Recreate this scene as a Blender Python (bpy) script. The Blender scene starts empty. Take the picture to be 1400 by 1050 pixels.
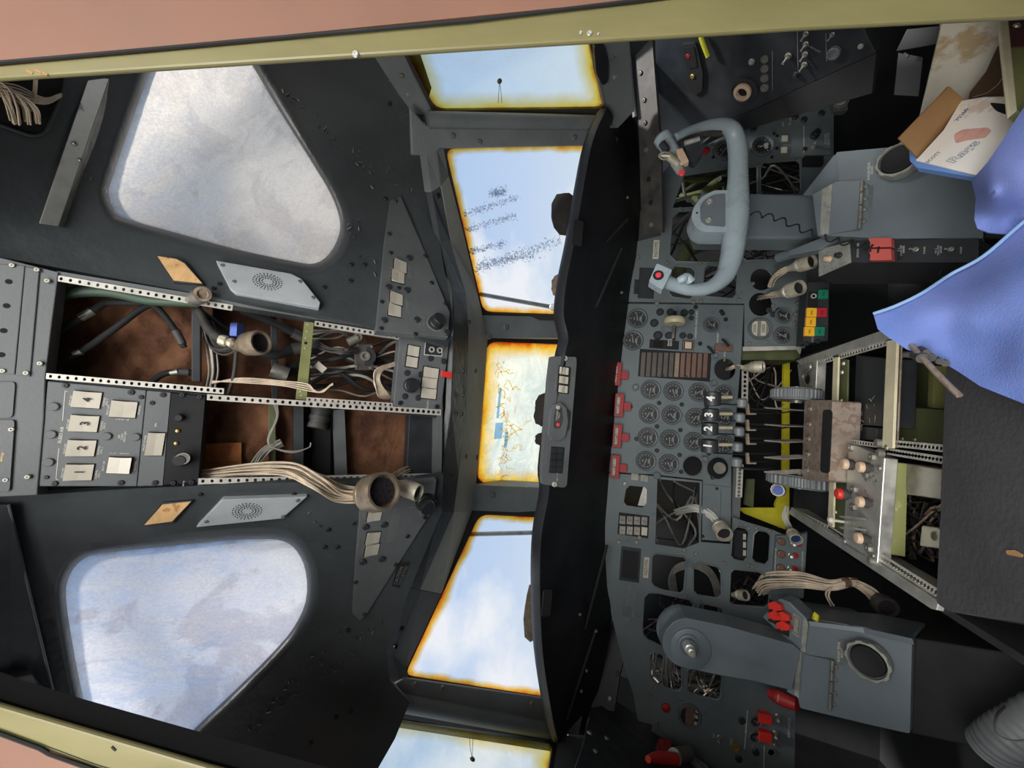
import bpy, math, random
import numpy as np
from mathutils import Vector, Matrix
from mathutils.geometry import delaunay_2d_cdt
random.seed(7)
SC = bpy.context.scene
COL = SC.collection
V = Vector
PI = math.pi
# ---------------------------------------------------------------- camera
F = 526.0
CAM = V((0, 0, 1.15))
PITCH, YAW, ROLL = math.radians(9.0), math.radians(4.7), math.radians(4.8)
fw = V((math.sin(YAW) * math.cos(PITCH), math.cos(YAW) * math.cos(PITCH), math.sin(PITCH)))
ru = V((math.cos(YAW), -math.sin(YAW), 0))
vu = ru.cross(fw)
CX = ru * math.sin(ROLL) - vu * math.cos(ROLL)
CY = ru * math.cos(ROLL) + vu * math.sin(ROLL)
cam = bpy.data.cameras.new('camera')
cam.sensor_fit = 'HORIZONTAL'; cam.sensor_width = 36; cam.lens = F / 1400 * 36
cam.clip_start = 0.02; cam.clip_end = 500
camo = bpy.data.objects.new('camera', cam); COL.objects.link(camo)
camo.matrix_world = Matrix.Translation(CAM) @ Matrix((CX, CY, -fw)).transposed().to_4x4()
SC.camera = camo
SC.view_settings.view_transform = 'Standard'; SC.view_settings.look = 'None'
SC.view_settings.gamma = 1; SC.view_settings.use_curve_mapping = False
SC.view_settings.exposure = 0.0
# ---------------------------------------------------------------- sky
def ND(nt, t, **kw):
    n = nt.nodes.new(t)
    for k, v in kw.items():
        if hasattr(n, k): setattr(n, k, v)
        else: n.inputs[k].default_value = v
    return n
def ramp(nt, stops, src=None, interp='LINEAR'):
    n = nt.nodes.new('ShaderNodeValToRGB'); e = n.color_ramp.elements
    n.color_ramp.interpolation = interp
    while len(e) < len(stops): e.new(0.5)
    for i, (p, c) in enumerate(stops):
        e[i].position = p; e[i].color = (*c, 1) if len(c) == 3 else c
    if src is not None: nt.links.new(src, n.inputs[0])
    return n
def lin(c): return tuple(((x / 255 + .055) / 1.055) ** 2.4 if x > 10 else x / 255 / 12.92 for x in c)
W0 = bpy.data.worlds.new('sky'); SC.world = W0; W0.use_nodes = True
nt = W0.node_tree; nt.nodes.clear()
L = nt.links.new
tc = ND(nt, 'ShaderNodeTexCoord')
mp = ND(nt, 'ShaderNodeMapping'); mp.inputs['Scale'].default_value = (1, 1, 1.6); mp.inputs['Location'].default_value = (3.3, 0.2, 0.5)
L(tc.outputs['Generated'], mp.inputs[0])
nz = ND(nt, 'ShaderNodeTexNoise', Scale=1.9, Detail=9.0, Roughness=0.55); L(mp.outputs[0], nz.inputs[0])
sx = ND(nt, 'ShaderNodeSeparateXYZ'); L(tc.outputs['Generated'], sx.inputs[0])
blue = ramp(nt, [(0.0, lin((215, 228, 240))), (0.15, lin((196, 216, 242))), (0.55, lin((160, 192, 236))), (1, lin((120, 165, 225)))], sx.outputs[2])
msk = ramp(nt, [(0.46, (0, 0, 0)), (0.56, (1, 1, 1))], nz.outputs[0])
mx = ND(nt, 'ShaderNodeMixRGB'); L(msk.outputs[0], mx.inputs[0]); L(blue.outputs[0], mx.inputs[1])
mx.inputs[2].default_value = (*lin((246, 247, 250)), 1)
bg = ND(nt, 'ShaderNodeBackground', Strength=1.0); L(mx.outputs[0], bg.inputs[0])
wo = ND(nt, 'ShaderNodeOutputWorld'); L(bg.outputs[0], wo.inputs[0])
# ---------------------------------------------------------------- lights
def area(name, loc, target, sx_, sy_, power, col=(1, 1, 1)):
    l = bpy.data.lights.new(name, 'AREA'); l.shape = 'RECTANGLE'; l.size = sx_; l.size_y = sy_; l.energy = power; l.color = col
    o = bpy.data.objects.new(name, l); COL.objects.link(o); o.location = loc
    o.rotation_euler = (V(target) - V(loc)).to_track_quat('-Z', 'Y').to_euler(); return o
area('cabin_daylight', (-0.25, -1.05, 1.75), (0.05, 1.0, 0.85), 1.85, 0.9, 42, (1.0, 0.97, 0.92))
area('added_carton_fill', (-0.98, -0.45, 1.35), (0.5, 0.6, 0.7), 0.5, 0.5, 9, (1.0, 0.97, 0.93))  # fill light added to brighten carton and board; no side window known there
area('cabin_ceiling_lamp', (0.5, -0.7, 2.05), (0.1, 0.3, 1.1), 0.5, 0.5, 2.5, (1.0, 0.93, 0.85))  # area light added aft to lift the interior; no ceiling lamp known
sun = bpy.data.lights.new('sun', 'SUN'); sun.energy = 5.0; sun.angle = 0.12; sun.color = (1, .96, .9)
so = bpy.data.objects.new('sun', sun); COL.objects.link(so)
so.rotation_euler = V((-0.16, 0.30, -0.94)).to_track_quat('-Z', 'Y').to_euler()
# ---------------------------------------------------------------- geometry of sight
def ray(px, py): return fw + CX * ((px - 700) / F) - CY * ((py - 525) / F)
def W(px, py, w): return CAM + ray(px, py) * w
def proj(p):
    d = p - CAM; w = d.dot(fw)
    return (700 + F * d.dot(CX) / w, 525 - F * d.dot(CY) / w)
def depth(p): return (p - CAM).dot(fw)
class Plane:
    def __init__(s, p, n):
        s.n = n.normalized()
        if s.n.dot(CAM - p) < 0: s.n = -s.n
        s.p = p
        a = V((1, 0, 0)); a -= s.n * a.dot(s.n)
        if a.length < .3: a = V((0, 1, 0)); a -= s.n * a.dot(s.n)
        s.a = a.normalized(); s.b = s.n.cross(s.a)
    def at(s, px, py, off=0.):
        r = ray(px, py); q = s.p + s.n * off
        return CAM + r * ((q - CAM).dot(s.n) / r.dot(s.n))
    def fr(s, px, py): return s.a, s.b, s.n
def P3(a, b, c):
    A, B, C_ = W(*a), W(*b), W(*c); return Plane(A, (B - A).cross(C_ - A))
def PX(a, b):      # holds the cockpit's lateral direction and two points
    A, B = W(*a), W(*b); return Plane(A, (B - A).cross(V((1, 0, 0))))
class Surf:
    """smooth sheet through (px,py,w) points: thin plate spline on 1/w"""
    def __init__(s, pts, lam=0.0):
        s.P = np.array([(p[0] / 500, p[1] / 500) for p in pts]); n = len(pts)
        d = np.linalg.norm(s.P[:, None] - s.P[None], axis=2)
        K = np.where(d > 0, d * d * np.log(d + 1e-12), 0) + lam * np.eye(n)
        Q = np.hstack([np.ones((n, 1)), s.P]); A = np.block([[K, Q], [Q.T, np.zeros((3, 3))]])
        s.c = np.linalg.solve(A, np.concatenate([[1 / p[2] for p in pts], np.zeros(3)]))
    def w(s, px, py):
        q = np.array((px / 500, py / 500)); d = np.linalg.norm(s.P - q, axis=1)
        k = np.where(d > 0, d * d * np.log(d + 1e-12), 0)
        return 1 / max(.35, float(k @ s.c[:-3] + s.c[-3] + s.c[-2:] @ q))
    def nrm(s, px, py):
        A, B, C_ = (W(x, y, s.w(x, y)) for x, y in ((px, py), (px + 3, py), (px, py + 3)))
        n = (B - A).cross(C_ - A).normalized()
        return n if n.dot(CAM - A) > 0 else -n
    def at(s, px, py, off=0.):
        p = W(px, py, s.w(px, py))
        if off:
            n = s.nrm(px, py); r = (CAM - p).normalized(); p = p + r * (off / max(.35, n.dot(r)))
        return p
    def fr(s, px, py):
        n = s.nrm(px, py); a = V((1, 0, 0)); a = (a - n * a.dot(n)).normalized(); return a, n.cross(a), n
def scales(S, px, py):
    p = S.at(px, py); a, b, n = S.fr(px, py); e = .002
    x0, y0 = proj(p); xa, ya = proj(p + a * e); xb, yb = proj(p + b * e)
    return e / math.hypot(xa - x0, ya - y0), e / math.hypot(xb - x0, yb - y0)
def rad(S, px, py, r):
    ka, kb = scales(S, px, py); return r * min(ka, kb * 1.0)
def fR(S, cx, cy, w, h, rot=0.):
    """rectangle squared to the surface: w px along image x (down the panel), h px along image y (across)"""
    p = S.at(cx, cy); a, b, n = S.fr(cx, cy); ka, kb = scales(S, cx, cy)
    if rot: c, s_ = math.cos(rot), math.sin(rot); a, b = a * c + b * s_, b * c - a * s_
    return [proj(p + a * (sa * h / 2 * ka) + b * (sb * w / 2 * kb)) for sa, sb in ((-1, -1), (1, -1), (1, 1), (-1, 1))]
def box_px(x0, y0, x1, y1): return [(x0, y0), (x1, y0), (x1, y1), (x0, y1)]
def circ(cx, cy, r, n=20, sx=1., ph=0.): return [(cx + r * sx * math.cos(2 * PI * i / n + ph), cy + r * math.sin(2 * PI * i / n + ph)) for i in range(n)]
def rnd(poly, r, k=4):
    out = []; n = len(poly)
    for i, p in enumerate(poly):
        p = V(p); a = V(poly[i - 1]) - p; b = V(poly[(i + 1) % n]) - p
        q = min(r, a.length * .48, b.length * .48)
        A = p + a.normalized() * q; B = p + b.normalized() * q
        for j in range(k + 1):
            t = j / k; out.append(tuple(A * (1 - t) ** 2 + p * 2 * t * (1 - t) + B * t * t))
    return out
def cham(poly, r): return rnd(poly, r, 1)
# ---------------------------------------------------------------- objects
ORG = {}
def link(o, par):
    COL.objects.link(o)
    if par is not None: o.parent = par; ORG[o.name] = ORG[par.name]
    else: ORG[o.name] = V((0, 0, 0))
    return o
def mk(name, vs, fs, mat, par=None, smooth=False, bev=0., label=None, stuff=False, orient=True):
    org = ORG[par.name] if par is not None else V((0, 0, 0))
    me = bpy.data.meshes.new(name); me.from_pydata([tuple(v - org) for v in vs], [], fs)
    me.materials.append(mat)
    me.validate()
    if smooth: me.shade_smooth(); me.set_sharp_from_angle(angle=.8)
    me.update()
    o = link(bpy.data.objects.new(name, me), par)
    if bev:
        m = o.modifiers.new('bevel', 'BEVEL'); m.width = bev; m.segments = 2; m.limit_method = 'ANGLE'; m.angle_limit = .7; m.harden_normals = False
    if label: o['label'] = label
    if stuff: o['kind'] = 'stuff'
    return o
def thing(name, label, cat, loc, group=None):
    o = bpy.data.objects.new(name, None); COL.objects.link(o); o.empty_display_size = .02
    o.location = loc; ORG[o.name] = V(loc); o['label'] = label; o['category'] = cat
    if group: o['group'] = group
    return o
def struct(name, loc=None):
    o = bpy.data.objects.new(name, None); COL.objects.link(o); o.location = loc or (0, 0, 0); ORG[o.name] = V(loc or (0, 0, 0)); o['kind'] = 'structure'; return o
def st(o): o['kind'] = 'structure'; return o
def tag(o, label, cat, group=None):
    o['label'] = label; o['category'] = cat
    if group: o['group'] = group
    return o
def inside(p, poly):
    x, y = p; c = False; j = len(poly) - 1
    for i in range(len(poly)):
        xi, yi = poly[i]; xj, yj = poly[j]
        if (yi > y) != (yj > y) and x < (xj - xi) * (y - yi) / (yj - yi) + xi: c = not c
        j = i
    return c
def plate(name, poly, S, th, mat, par=None, holes=(), off=0., bev=0., grid=0, smooth=False, label=None, relief=None, dens=0, stuff=False, back=None):
    """sheet or block: front face outlined by poly (px) on surface S raised by off, thickness th behind it"""
    if dens:
        def dd(pl):
            o = []
            for i, p in enumerate(pl):
                q = pl[(i + 1) % len(pl)]; n = max(1, int(math.hypot(q[0] - p[0], q[1] - p[1]) / dens))
                o += [(p[0] + (q[0] - p[0]) * k / n, p[1] + (q[1] - p[1]) * k / n) for k in range(n)]
            return o
        poly = dd(poly); holes = [dd(h) for h in holes]
    loops = [list(poly)] + [list(h) for h in holes]
    pts = []; edges = []
    for lp in loops:
        b0 = len(pts); pts += lp; edges += [(b0 + i, b0 + (i + 1) % len(lp)) for i in range(len(lp))]
    if grid:
        xs = [p[0] for p in poly]; ys = [p[1] for p in poly]; bp = np.array(pts)
        gx = min(xs) + grid / 2
        while gx < max(xs):
            gy = min(ys) + grid / 2
            while gy < max(ys):
                if inside((gx, gy), poly) and not any(inside((gx, gy), h) for h in holes) and np.min(np.hypot(bp[:, 0] - gx, bp[:, 1] - gy)) > grid * .45: pts.append((gx, gy))
                gy += grid
            gx += grid
    r = delaunay_2d_cdt([V(p) for p in pts], edges, [], 0, 1e-5)
    vv, tris = r[0], r[2]; keep = []
    for t in tris:
        c = ((vv[t[0]].x + vv[t[1]].x + vv[t[2]].x) / 3, (vv[t[0]].y + vv[t[1]].y + vv[t[2]].y) / 3)
        if inside(c, poly) and not any(inside(c, h) for h in holes): keep.append(tuple(t))
    front = []; bk = []
    for q in vv:
        o_ = off + (relief(q.x, q.y) if relief else 0)
        f_ = S.at(q.x, q.y, o_); n = S.n if isinstance(S, Plane) else S.nrm(q.x, q.y)
        front.append(f_); bk.append(f_ - (n if back is None else back) * th)
    N = len(front); fs = []; cnt = {}
    if keep:
        t = keep[0]; nn = (front[t[1]] - front[t[0]]).cross(front[t[2]] - front[t[0]])
        flip = nn.dot(CAM - front[t[0]]) < 0
        for t in keep:
            t = t[::-1] if flip else t
            fs.append(t)
            for i in range(3): cnt[(t[i], t[(i + 1) % 3])] = 1
        if th:
            fs += [tuple(N + i for i in t[::-1]) for t in list(fs)]
            for (a, b) in cnt:
                if (b, a) not in cnt: fs.append((b, a, a + N, b + N))
    o = mk(name, front + (bk if th else []), fs, mat, par, smooth, bev, label, stuff)
    return o
def frame_at(S, px, py, off=0.): a, b, n = S.fr(px, py); return S.at(px, py, off), a, b, n
MESH = {}
def lathe_mesh(key, prof, mat, seg=20, smooth=True, rim=None):
    if key in MESH: return MESH[key]
    vs = []; fs = []; n = len(prof)
    for j, (r, z) in enumerate(prof):
        for i in range(seg):
            a = 2 * PI * i / seg; rr = r * (rim(i, j) if rim else 1); vs.append((rr * math.cos(a), rr * math.sin(a), z))
    for j in range(n - 1):
        for i in range(seg): k = (i + 1) % seg; fs.append((j * seg + i, j * seg + k, (j + 1) * seg + k, (j + 1) * seg + i))
    if prof[0][0] > 1e-6: fs.append(tuple(range(seg))[::-1])
    if prof[-1][0] > 1e-6: fs.append(tuple((n - 1) * seg + i for i in range(seg)))
    me = bpy.data.meshes.new(key); me.from_pydata(vs, [], fs); me.materials.append(mat)
    me.validate()
    if smooth:
        me.shade_smooth(); me.set_sharp_from_angle(angle=.7)
    me.update(); MESH[key] = me; return me
def inst(name, me, pos, a, b, n, s, par=None, label=None):
    o = link(bpy.data.objects.new(name, me), par)
    org = ORG[o.name]; s = (s, s, s) if not isinstance(s, tuple) else s
    M = Matrix((a * s[0], b * s[1], n * s[2])).transposed().to_4x4(); M.translation = pos - org
    o.matrix_basis = M
    if label: o['label'] = label
    return o
def turn(name, S, px, py, r, key, prof, mat, par=None, off=0., seg=20, label=None, rot=0., smooth=True, rim=None):
    """turned part (knob, gauge ring, screw): profile in units of its radius r px"""
    p, a, b, n = frame_at(S, px, py, off); R_ = rad(S, px, py, r)
    if rot: c, s = math.cos(rot), math.sin(rot); a, b = a * c + b * s, b * c - a * s
    return inst(name, lathe_mesh(key, prof, mat, seg, smooth, rim), p, a, b, n, R_, par, label)
def catmull(pts, sub):
    if len(pts) < 3: return [pts[0].lerp(pts[-1], i / sub) for i in range(sub + 1)]
    P = [pts[0] * 2 - pts[1]] + list(pts) + [pts[-1] * 2 - pts[-2]]; out = []
    for i in range(1, len(P) - 2):
        p0, p1, p2, p3 = P[i - 1:i + 3]
        for k in range(sub):
            t = k / sub; out.append(.5 * ((2 * p1) + (p2 - p0) * t + (2 * p0 - 5 * p1 + 4 * p2 - p3) * t * t + (3 * p1 - p0 - 3 * p2 + p3) * t ** 3))
    out.append(pts[-1]); return out
def frames(pts):
    T = [(pts[min(i + 1, len(pts) - 1)] - pts[max(i - 1, 0)]).normalized() for i in range(len(pts))]
    u = T[0].orthogonal().normalized(); out = []
    for t in T:
        u = (u - t * u.dot(t)); u = u.normalized() if u.length > 1e-6 else t.orthogonal().normalized()
        out.append((t, u, t.cross(u)))
    return out
def tube_geo(pts, r, seg=6, vs=None, fs=None, flat=None):
    vs = [] if vs is None else vs; fs = [] if fs is None else fs
    fr = frames(pts); b0 = len(vs); n = len(pts)
    for i, (p, (t, u, w)) in enumerate(zip(pts, fr)):
        rr = r[i] if isinstance(r, (list, tuple)) else r
        for k in range(seg):
            a = 2 * PI * k / seg; q = (u * math.cos(a) + w * math.sin(a)) * rr
            if flat: q = q - flat[0] * (q.dot(flat[0]) * (1 - flat[1]))
            vs.append(p + q)
    for i in range(n - 1):
        for k in range(seg): m = (k + 1) % seg; fs.append((b0 + i * seg + k, b0 + i * seg + m, b0 + (i + 1) * seg + m, b0 + (i + 1) * seg + k))
    fs.append(tuple(b0 + k for k in range(seg))[::-1]); fs.append(tuple(b0 + (n - 1) * seg + k for k in range(seg)))
    return vs, fs
def tube(name, pts, r, mat, par=None, seg=8, sub=6, label=None, flat=None, stuff=False):
    P = catmull([V(p) for p in pts], sub) if sub else [V(p) for p in pts]
    if isinstance(r, (list, tuple)) and len(r) != len(P): r = [float(x) for x in np.interp(np.linspace(0, len(r) - 1, len(P)), range(len(r)), r)]
    vs, fs = tube_geo(P, r, seg, flat=flat)
    return mk(name, vs, fs, mat, par, True, label=label, stuff=stuff)
def bundle(name, pts, R_, n, r, mat, par=None, seed=1, sub=6, spread=None, label=None):
    """a loom of n wires following pts"""
    rg = random.Random(seed); P = catmull([V(p) for p in pts], sub); fr = frames(P); vs, fs = [], []
    for k in range(n):
        a = rg.uniform(0, 6.28); q = math.sqrt(rg.random()) * R_; tw = rg.uniform(-2, 2); ph = rg.uniform(0, 6)
        path = []
        for i, (p, (t, u, w)) in enumerate(zip(P, fr)):
            f = i / (len(P) - 1); m = 1 if spread is None else float(np.interp(f * (len(spread) - 1), range(len(spread)), spread))
            aa = a + tw * f; path.append(p + (u * math.cos(aa) + w * math.sin(aa)) * q * m + u * math.sin(ph + f * 7) * R_ * .15)
        tube_geo(path, r, 5, vs, fs)
    return mk(name, vs, fs, mat, par, True, label=label)
def text(s, S, px, py, h, mat, par, off=.0006, align='CENTER', rot=0., name='lettering', wide=1., bold=0., a=None, ext=0.0002):
    """lettering h px high (cap height), running across the cockpit"""
    cu = bpy.data.curves.new('t', 'FONT'); cu.body = s; cu.align_x = align; cu.align_y = 'CENTER'; cu.size = 1.0
    cu.resolution_u = 2; cu.offset = bold; cu.space_line = .9
    o = bpy.data.objects.new('t', cu); COL.objects.link(o)
    dg = bpy.context.evaluated_depsgraph_get(); me = bpy.data.meshes.new_from_object(o.evaluated_get(dg)); bpy.data.objects.remove(o); bpy.data.curves.remove(cu)
    me.name = name; me.materials.clear(); me.materials.append(mat)
    p, A, B, n = frame_at(S, px, py, off); k = rad(S, px, py, 1) * h / .7
    if rot: c, sn = math.cos(rot), math.sin(rot); A, B = A * c + B * sn, B * c - A * sn
    return inst(name, me, p, A, B, n, (k * wide, k, k), par)
# ---------------------------------------------------------------- materials
def mat(name, col, rough=.6, metal=0., var=.12, vs=12., bump=.0, bs=60., spec=.5, wear=None, wcol=None, wscale=9., wt=.62, trans=0., alpha=None, emit=None, col2=None, stretch=None):
    m = bpy.data.materials.new(name); m.use_nodes = True; nt = m.node_tree; b = nt.nodes['Principled BSDF']; L = nt.links.new
    c = lin(col); b.inputs['Roughness'].default_value = rough; b.inputs['Metallic'].default_value = metal
    b.inputs['Specular IOR Level'].default_value = spec
    tc = ND(nt, 'ShaderNodeTexCoord'); vec = tc.outputs['Object']
    if stretch:
        mpn = ND(nt, 'ShaderNodeMapping'); mpn.inputs['Scale'].default_value = stretch; L(vec, mpn.inputs[0]); vec = mpn.outputs[0]
    n1 = ND(nt, 'ShaderNodeTexNoise', Scale=vs, Detail=5.0, Roughness=.6); L(vec, n1.inputs[0])
    lo = tuple(x * (1 - var) for x in c); hi = tuple(min(1, x * (1 + var)) for x in c)
    if col2: hi = lin(col2); lo = c
    r = ramp(nt, [(.35, lo), (.65, hi)], n1.outputs[0]); src = r.outputs[0]
    if wcol:
        n2 = ND(nt, 'ShaderNodeTexNoise', Scale=wscale, Detail=8.0, Roughness=.65); L(vec, n2.inputs[0])
        k = ramp(nt, [(wt, (0, 0, 0)), (wt + .04, (1, 1, 1))], n2.outputs[0])
        x = ND(nt, 'ShaderNodeMixRGB'); L(k.outputs[0], x.inputs[0]); L(src, x.inputs[1]); x.inputs[2].default_value = (*lin(wcol), 1); src = x.outputs[0]
    L(src, b.inputs['Base Color'])
    rr = ramp(nt, [(.3, (max(0, rough - .1),) * 3), (.7, (min(1, rough + .1),) * 3)], n1.outputs[0]); L(rr.outputs[0], b.inputs['Roughness'])
    if bump:
        n3 = ND(nt, 'ShaderNodeTexNoise', Scale=bs, Detail=6.0); L(vec, n3.inputs[0])
        bp = ND(nt, 'ShaderNodeBump', Strength=bump, Distance=.004); L(n3.outputs[0], bp.inputs['Height']); L(bp.outputs[0], b.inputs['Normal'])
    if trans: b.inputs['Transmission Weight'].default_value = trans
    if emit: b.inputs['Emission Color'].default_value = (*lin(emit[0]), 1); b.inputs['Emission Strength'].default_value = emit[1]
    return m
M = dict(
    liner=mat('padded_liner', (60, 65, 68), .42, var=.18, vs=7, bump=.35, bs=55, wcol=(80, 84, 85), wscale=30, wt=.70),
    band=mat('grey_frame_paint', (168, 170, 160), .6, var=.14, vs=9, bump=.25, bs=150, wcol=(80, 82, 80), wscale=40, wt=.68),
    post=mat('window_post_paint', (112, 118, 120), .5, var=.12, vs=10, bump=.15, bs=120, wcol=(170, 168, 160), wscale=30, wt=.68),
    panel=mat('panel_paint', (97, 106, 109), .5, var=.1, vs=9, bump=.06, bs=200, wcol=(86, 95, 99), wscale=14, wt=.60),
    ohp=mat('overhead_panel_paint', (92, 96, 98), .55, var=.1, vs=20, bump=.08, bs=250),
    blk=mat('black_paint', (40, 44, 48), .5, var=.2, vs=20),
    deep=mat('matt_black', (22, 24, 26), .8, var=.2, vs=20),
    glare=mat('glareshield_vinyl', (30, 32, 37), .55, var=.25, vs=10, bump=.2, bs=90),
    yoke=mat('yoke_enamel', (150, 165, 172), .32, var=.08, vs=20, bump=.06, bs=150, wcol=(190, 192, 186), wscale=26, wt=.66),
    column=mat('column_enamel', (99, 109, 115), .42, var=.07, vs=8, bump=.05, bs=160),
    wearb=mat('worn_edge', (138, 140, 132), .6, var=.16, vs=60, wcol=(112, 120, 124), wscale=90, wt=.56),
    alu=mat('bare_aluminium', (205, 206, 200), .42, metal=.75, var=.12, vs=40, wcol=(140, 140, 132), wscale=25, wt=.62),
    rail=mat('rail_metal', (192, 190, 182), .5, metal=.35, var=.15, vs=40),
    steel=mat('dull_steel', (150, 148, 140), .45, metal=.7, var=.2, vs=50),
    conn=mat('connector_metal', (176, 160, 140), .38, metal=.75, var=.2, vs=60),
    conn2=mat('cream_connector', (190, 184, 165), .45, metal=.4, var=.2, vs=60),
    grille=mat('speaker_grille_paint', (172, 178, 182), .5, metal=.2, var=.06, vs=30),
    wood=mat('placard_wood', (212, 172, 120), .6, var=.12, vs=18, stretch=(1, 6, 6), wcol=(180, 130, 80), wscale=12, wt=.6),
    insul=mat('insulation_blanket', (118, 78, 52), .9, var=.2, vs=16, bump=.9, bs=70, col2=(72, 44, 30)),
    insul2=mat('amber_insulation', (158, 98, 54), .9, var=.25, vs=30, bump=.8, bs=90),
    wire=mat('wire_insulation', (196, 180, 158), .6, var=.25, vs=30),
    wire2=mat('dark_loom', (62, 60, 58), .6, var=.3, vs=30),
    wireg=mat('grey_wire', (140, 138, 130), .6, var=.25, vs=30),
    hose=mat('green_hose', (58, 78, 64), .5, var=.2, vs=30),
    zinc=mat('zinc_chromate', (128, 132, 82), .55, var=.12, vs=20, wcol=(160, 160, 120), wscale=40, wt=.66),
    zincd=mat('dark_zinc_chromate', (82, 88, 56), .6, var=.15, vs=20),
    yellow=mat('yellow_primer', (196, 186, 30), .55, var=.14, vs=16, wcol=(120, 110, 40), wscale=30, wt=.62),
    pink=mat('pink_bulkhead', (124, 90, 75), .6, var=.08, vs=5),
    jamb=mat('jamb_green', (118, 113, 76), .4, var=.1, vs=25, wcol=(200, 196, 160), wscale=50, wt=.68, stretch=(1, 1, .2)),
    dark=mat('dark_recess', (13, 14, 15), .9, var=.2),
    hull=mat('hull_inside', (34, 36, 38), .85, var=.2),
    cabin=mat('cabin_wall', (150, 140, 130), .8),
    white=mat('switch_white', (196, 190, 176), .35, var=.05, vs=30),
    ltr=mat('white_lettering', (205, 205, 198), .6, var=.02),
    ltrd=mat('faded_lettering', (130, 132, 128), .6, var=.02),
    ink=mat('black_ink', (18, 18, 20), .6, var=.02),
    knob=mat('black_knob', (34, 36, 38), .4, var=.1, vs=30),
    knobg=mat('grey_knob', (102, 108, 110), .45, var=.1, vs=30),
    tan=mat('tan_knob', (205, 178, 150), .45, var=.08, vs=40),
    rust=mat('rusty_metal', (150, 138, 126), .5, metal=.3, var=.15, vs=25, wcol=(134, 116, 102), wscale=70, wt=.5), redp=mat('faded_red_plastic', (196, 92, 84), .45, var=.05),
    brown=mat('brown_tape', (108, 82, 70), .5, var=.15, vs=40),
    red=mat('red_plastic', (208, 50, 40), .4, var=.08, vs=30),
    redd=mat('red_placard', (150, 34, 34), .5, var=.15, vs=30),
    redb=mat('red_button', (225, 70, 80), .4, var=.03),
    amber=mat('amber_lens', (235, 178, 48), .35, var=.04), green=mat('green_lens', (30, 122, 92), .35, var=.05), redl=mat('red_lens', (170, 40, 52), .35, var=.05),
    dial=mat('gauge_dial', (38, 40, 42), .5, var=.08), dialg=mat('grey_dial', (118, 120, 116), .5, var=.08),
    bezel=mat('gauge_bezel', (88, 95, 98), .38, var=.08, vs=30), brass=mat('brass', (190, 160, 100), .4, metal=.7),
    needle=mat('needle_white', (225, 225, 215), .5, var=.02),
    leather=mat('pedestal_cover', (62, 62, 65), .7, var=.1, vs=9, bump=.3, bs=140),
    card=mat('cardboard', (160, 122, 80), .8, var=.1, vs=20, wcol=(120, 90, 60), wscale=30, wt=.66), cardd=mat('cardboard_inside', (96, 72, 50), .8, var=.12, vs=16),
    boxw=mat('carton_white', (246, 243, 236), .5, var=.04, vs=10, wcol=(228, 214, 200), wscale=9, wt=.58), tapeg=mat('grey_brown_tape', (82, 76, 72), .5, var=.15, vs=40), tapel=mat('pale_brown_tape', (136, 116, 98), .5, var=.15, vs=40),
    blue=mat('carton_blue', (58, 84, 150), .5, var=.05), boxb=mat('carton_side_blue', (110, 150, 215), .5, var=.05), pinkprint=mat('faded_pink_print', (222, 172, 160), .6, var=.15, vs=60),
    paper=mat('stained_board', (250, 244, 226), .7, var=.08, vs=5, bump=.5, bs=22, wcol=(214, 190, 148), wscale=4.5, wt=.57),
    cream=mat('cream_rail', (212, 204, 172), .55, var=.08, vs=30), maroon=mat('maroon_panel', (88, 48, 42), .6),
    cloth=mat('blue_cloth', (80, 110, 178), .85, var=.2, vs=5, bump=.25, bs=420, col2=(112, 128, 190)),
    clothe=mat('blue_cloth_hem', (132, 166, 208), .85, var=.1, vs=15),
    flex=mat('flexible_duct', (92, 96, 98), .6, var=.12, vs=30), soot=mat('torn_black_felt', (34, 30, 28), .95, bump=.9, bs=50),
    nest=mat('woven_brown_cloth', (120, 104, 84), .95, bump=1., bs=160, var=.3, vs=60),
    tyel=mat('yellow_tape', (205, 205, 60), .5), bluec=mat('blue_anodised_cap', (52, 70, 130), .35, metal=.5, var=.1),
    pins=mat('connector_insert', (34, 30, 36), .7), tagm=mat('aged_tag', (190, 186, 170), .6), seal=mat('window_seal', (44, 44, 42), .7),
    wheelw=mat('aged_plastic_wheel', (176, 168, 140), .4, var=.12, vs=50), glassb=mat('grey_smoked_plastic', (90, 92, 88), .25, var=.1),
)
SCREW = [(1., 0), (1., .35), (.8, .6), (.32, .62), (.28, .3), (0, .3)]
def screw(S, px, py, par, r=3.2, off=0., m='steel', name='screw'):
    return turn(name, S, px, py, r, 'screw_' + m, SCREW, M[m], par, off, 10)
def screws(S, pts, par, r=3.2, off=0., m='steel'):
    for x, y in pts: screw(S, x, y, par, r, off, m)
KN = [(1., 0), (1., .5), (.92, .62), (.8, .66), (.78, 1.5), (.7, 1.6), (0, 1.6)]
def knob(S, px, py, r, par, m='knob', off=0., label=None, name='knob', prof=KN):
    o = turn(name, S, px, py, r, 'knob_' + m + str(len(prof)), prof, M[m], par, off, 20, label)
    return o
BTN = [(1., 0), (1., .35), (.85, .5), (0, .5)]
def button(S, px, py, r, par, m='knobg', off=0., name='button', label=None):
    return turn(name, S, px, py, r, 'btn_' + m, BTN, M[m], par, off, 16, label)
def toggle(S, px, py, r, par, off=0., tilt=.4):
    o = turn('toggle_switch', S, px, py, r, 'tgl_base', [(1, 0), (1, .3), (.75, .45), (.75, .8), (0, .8)], M['steel'], par, off, 12)
    p, a, b, n = frame_at(S, px, py, off); R_ = rad(S, px, py, r); d = (n + b * tilt).normalized()
    tube('toggle_lever', [p + n * R_ * .6, p + d * R_ * 1.6, p + d * R_ * 2.4], [R_ * .25, R_ * .3, R_ * .42], M['alu'], o, 8, 3)
    return o
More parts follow.
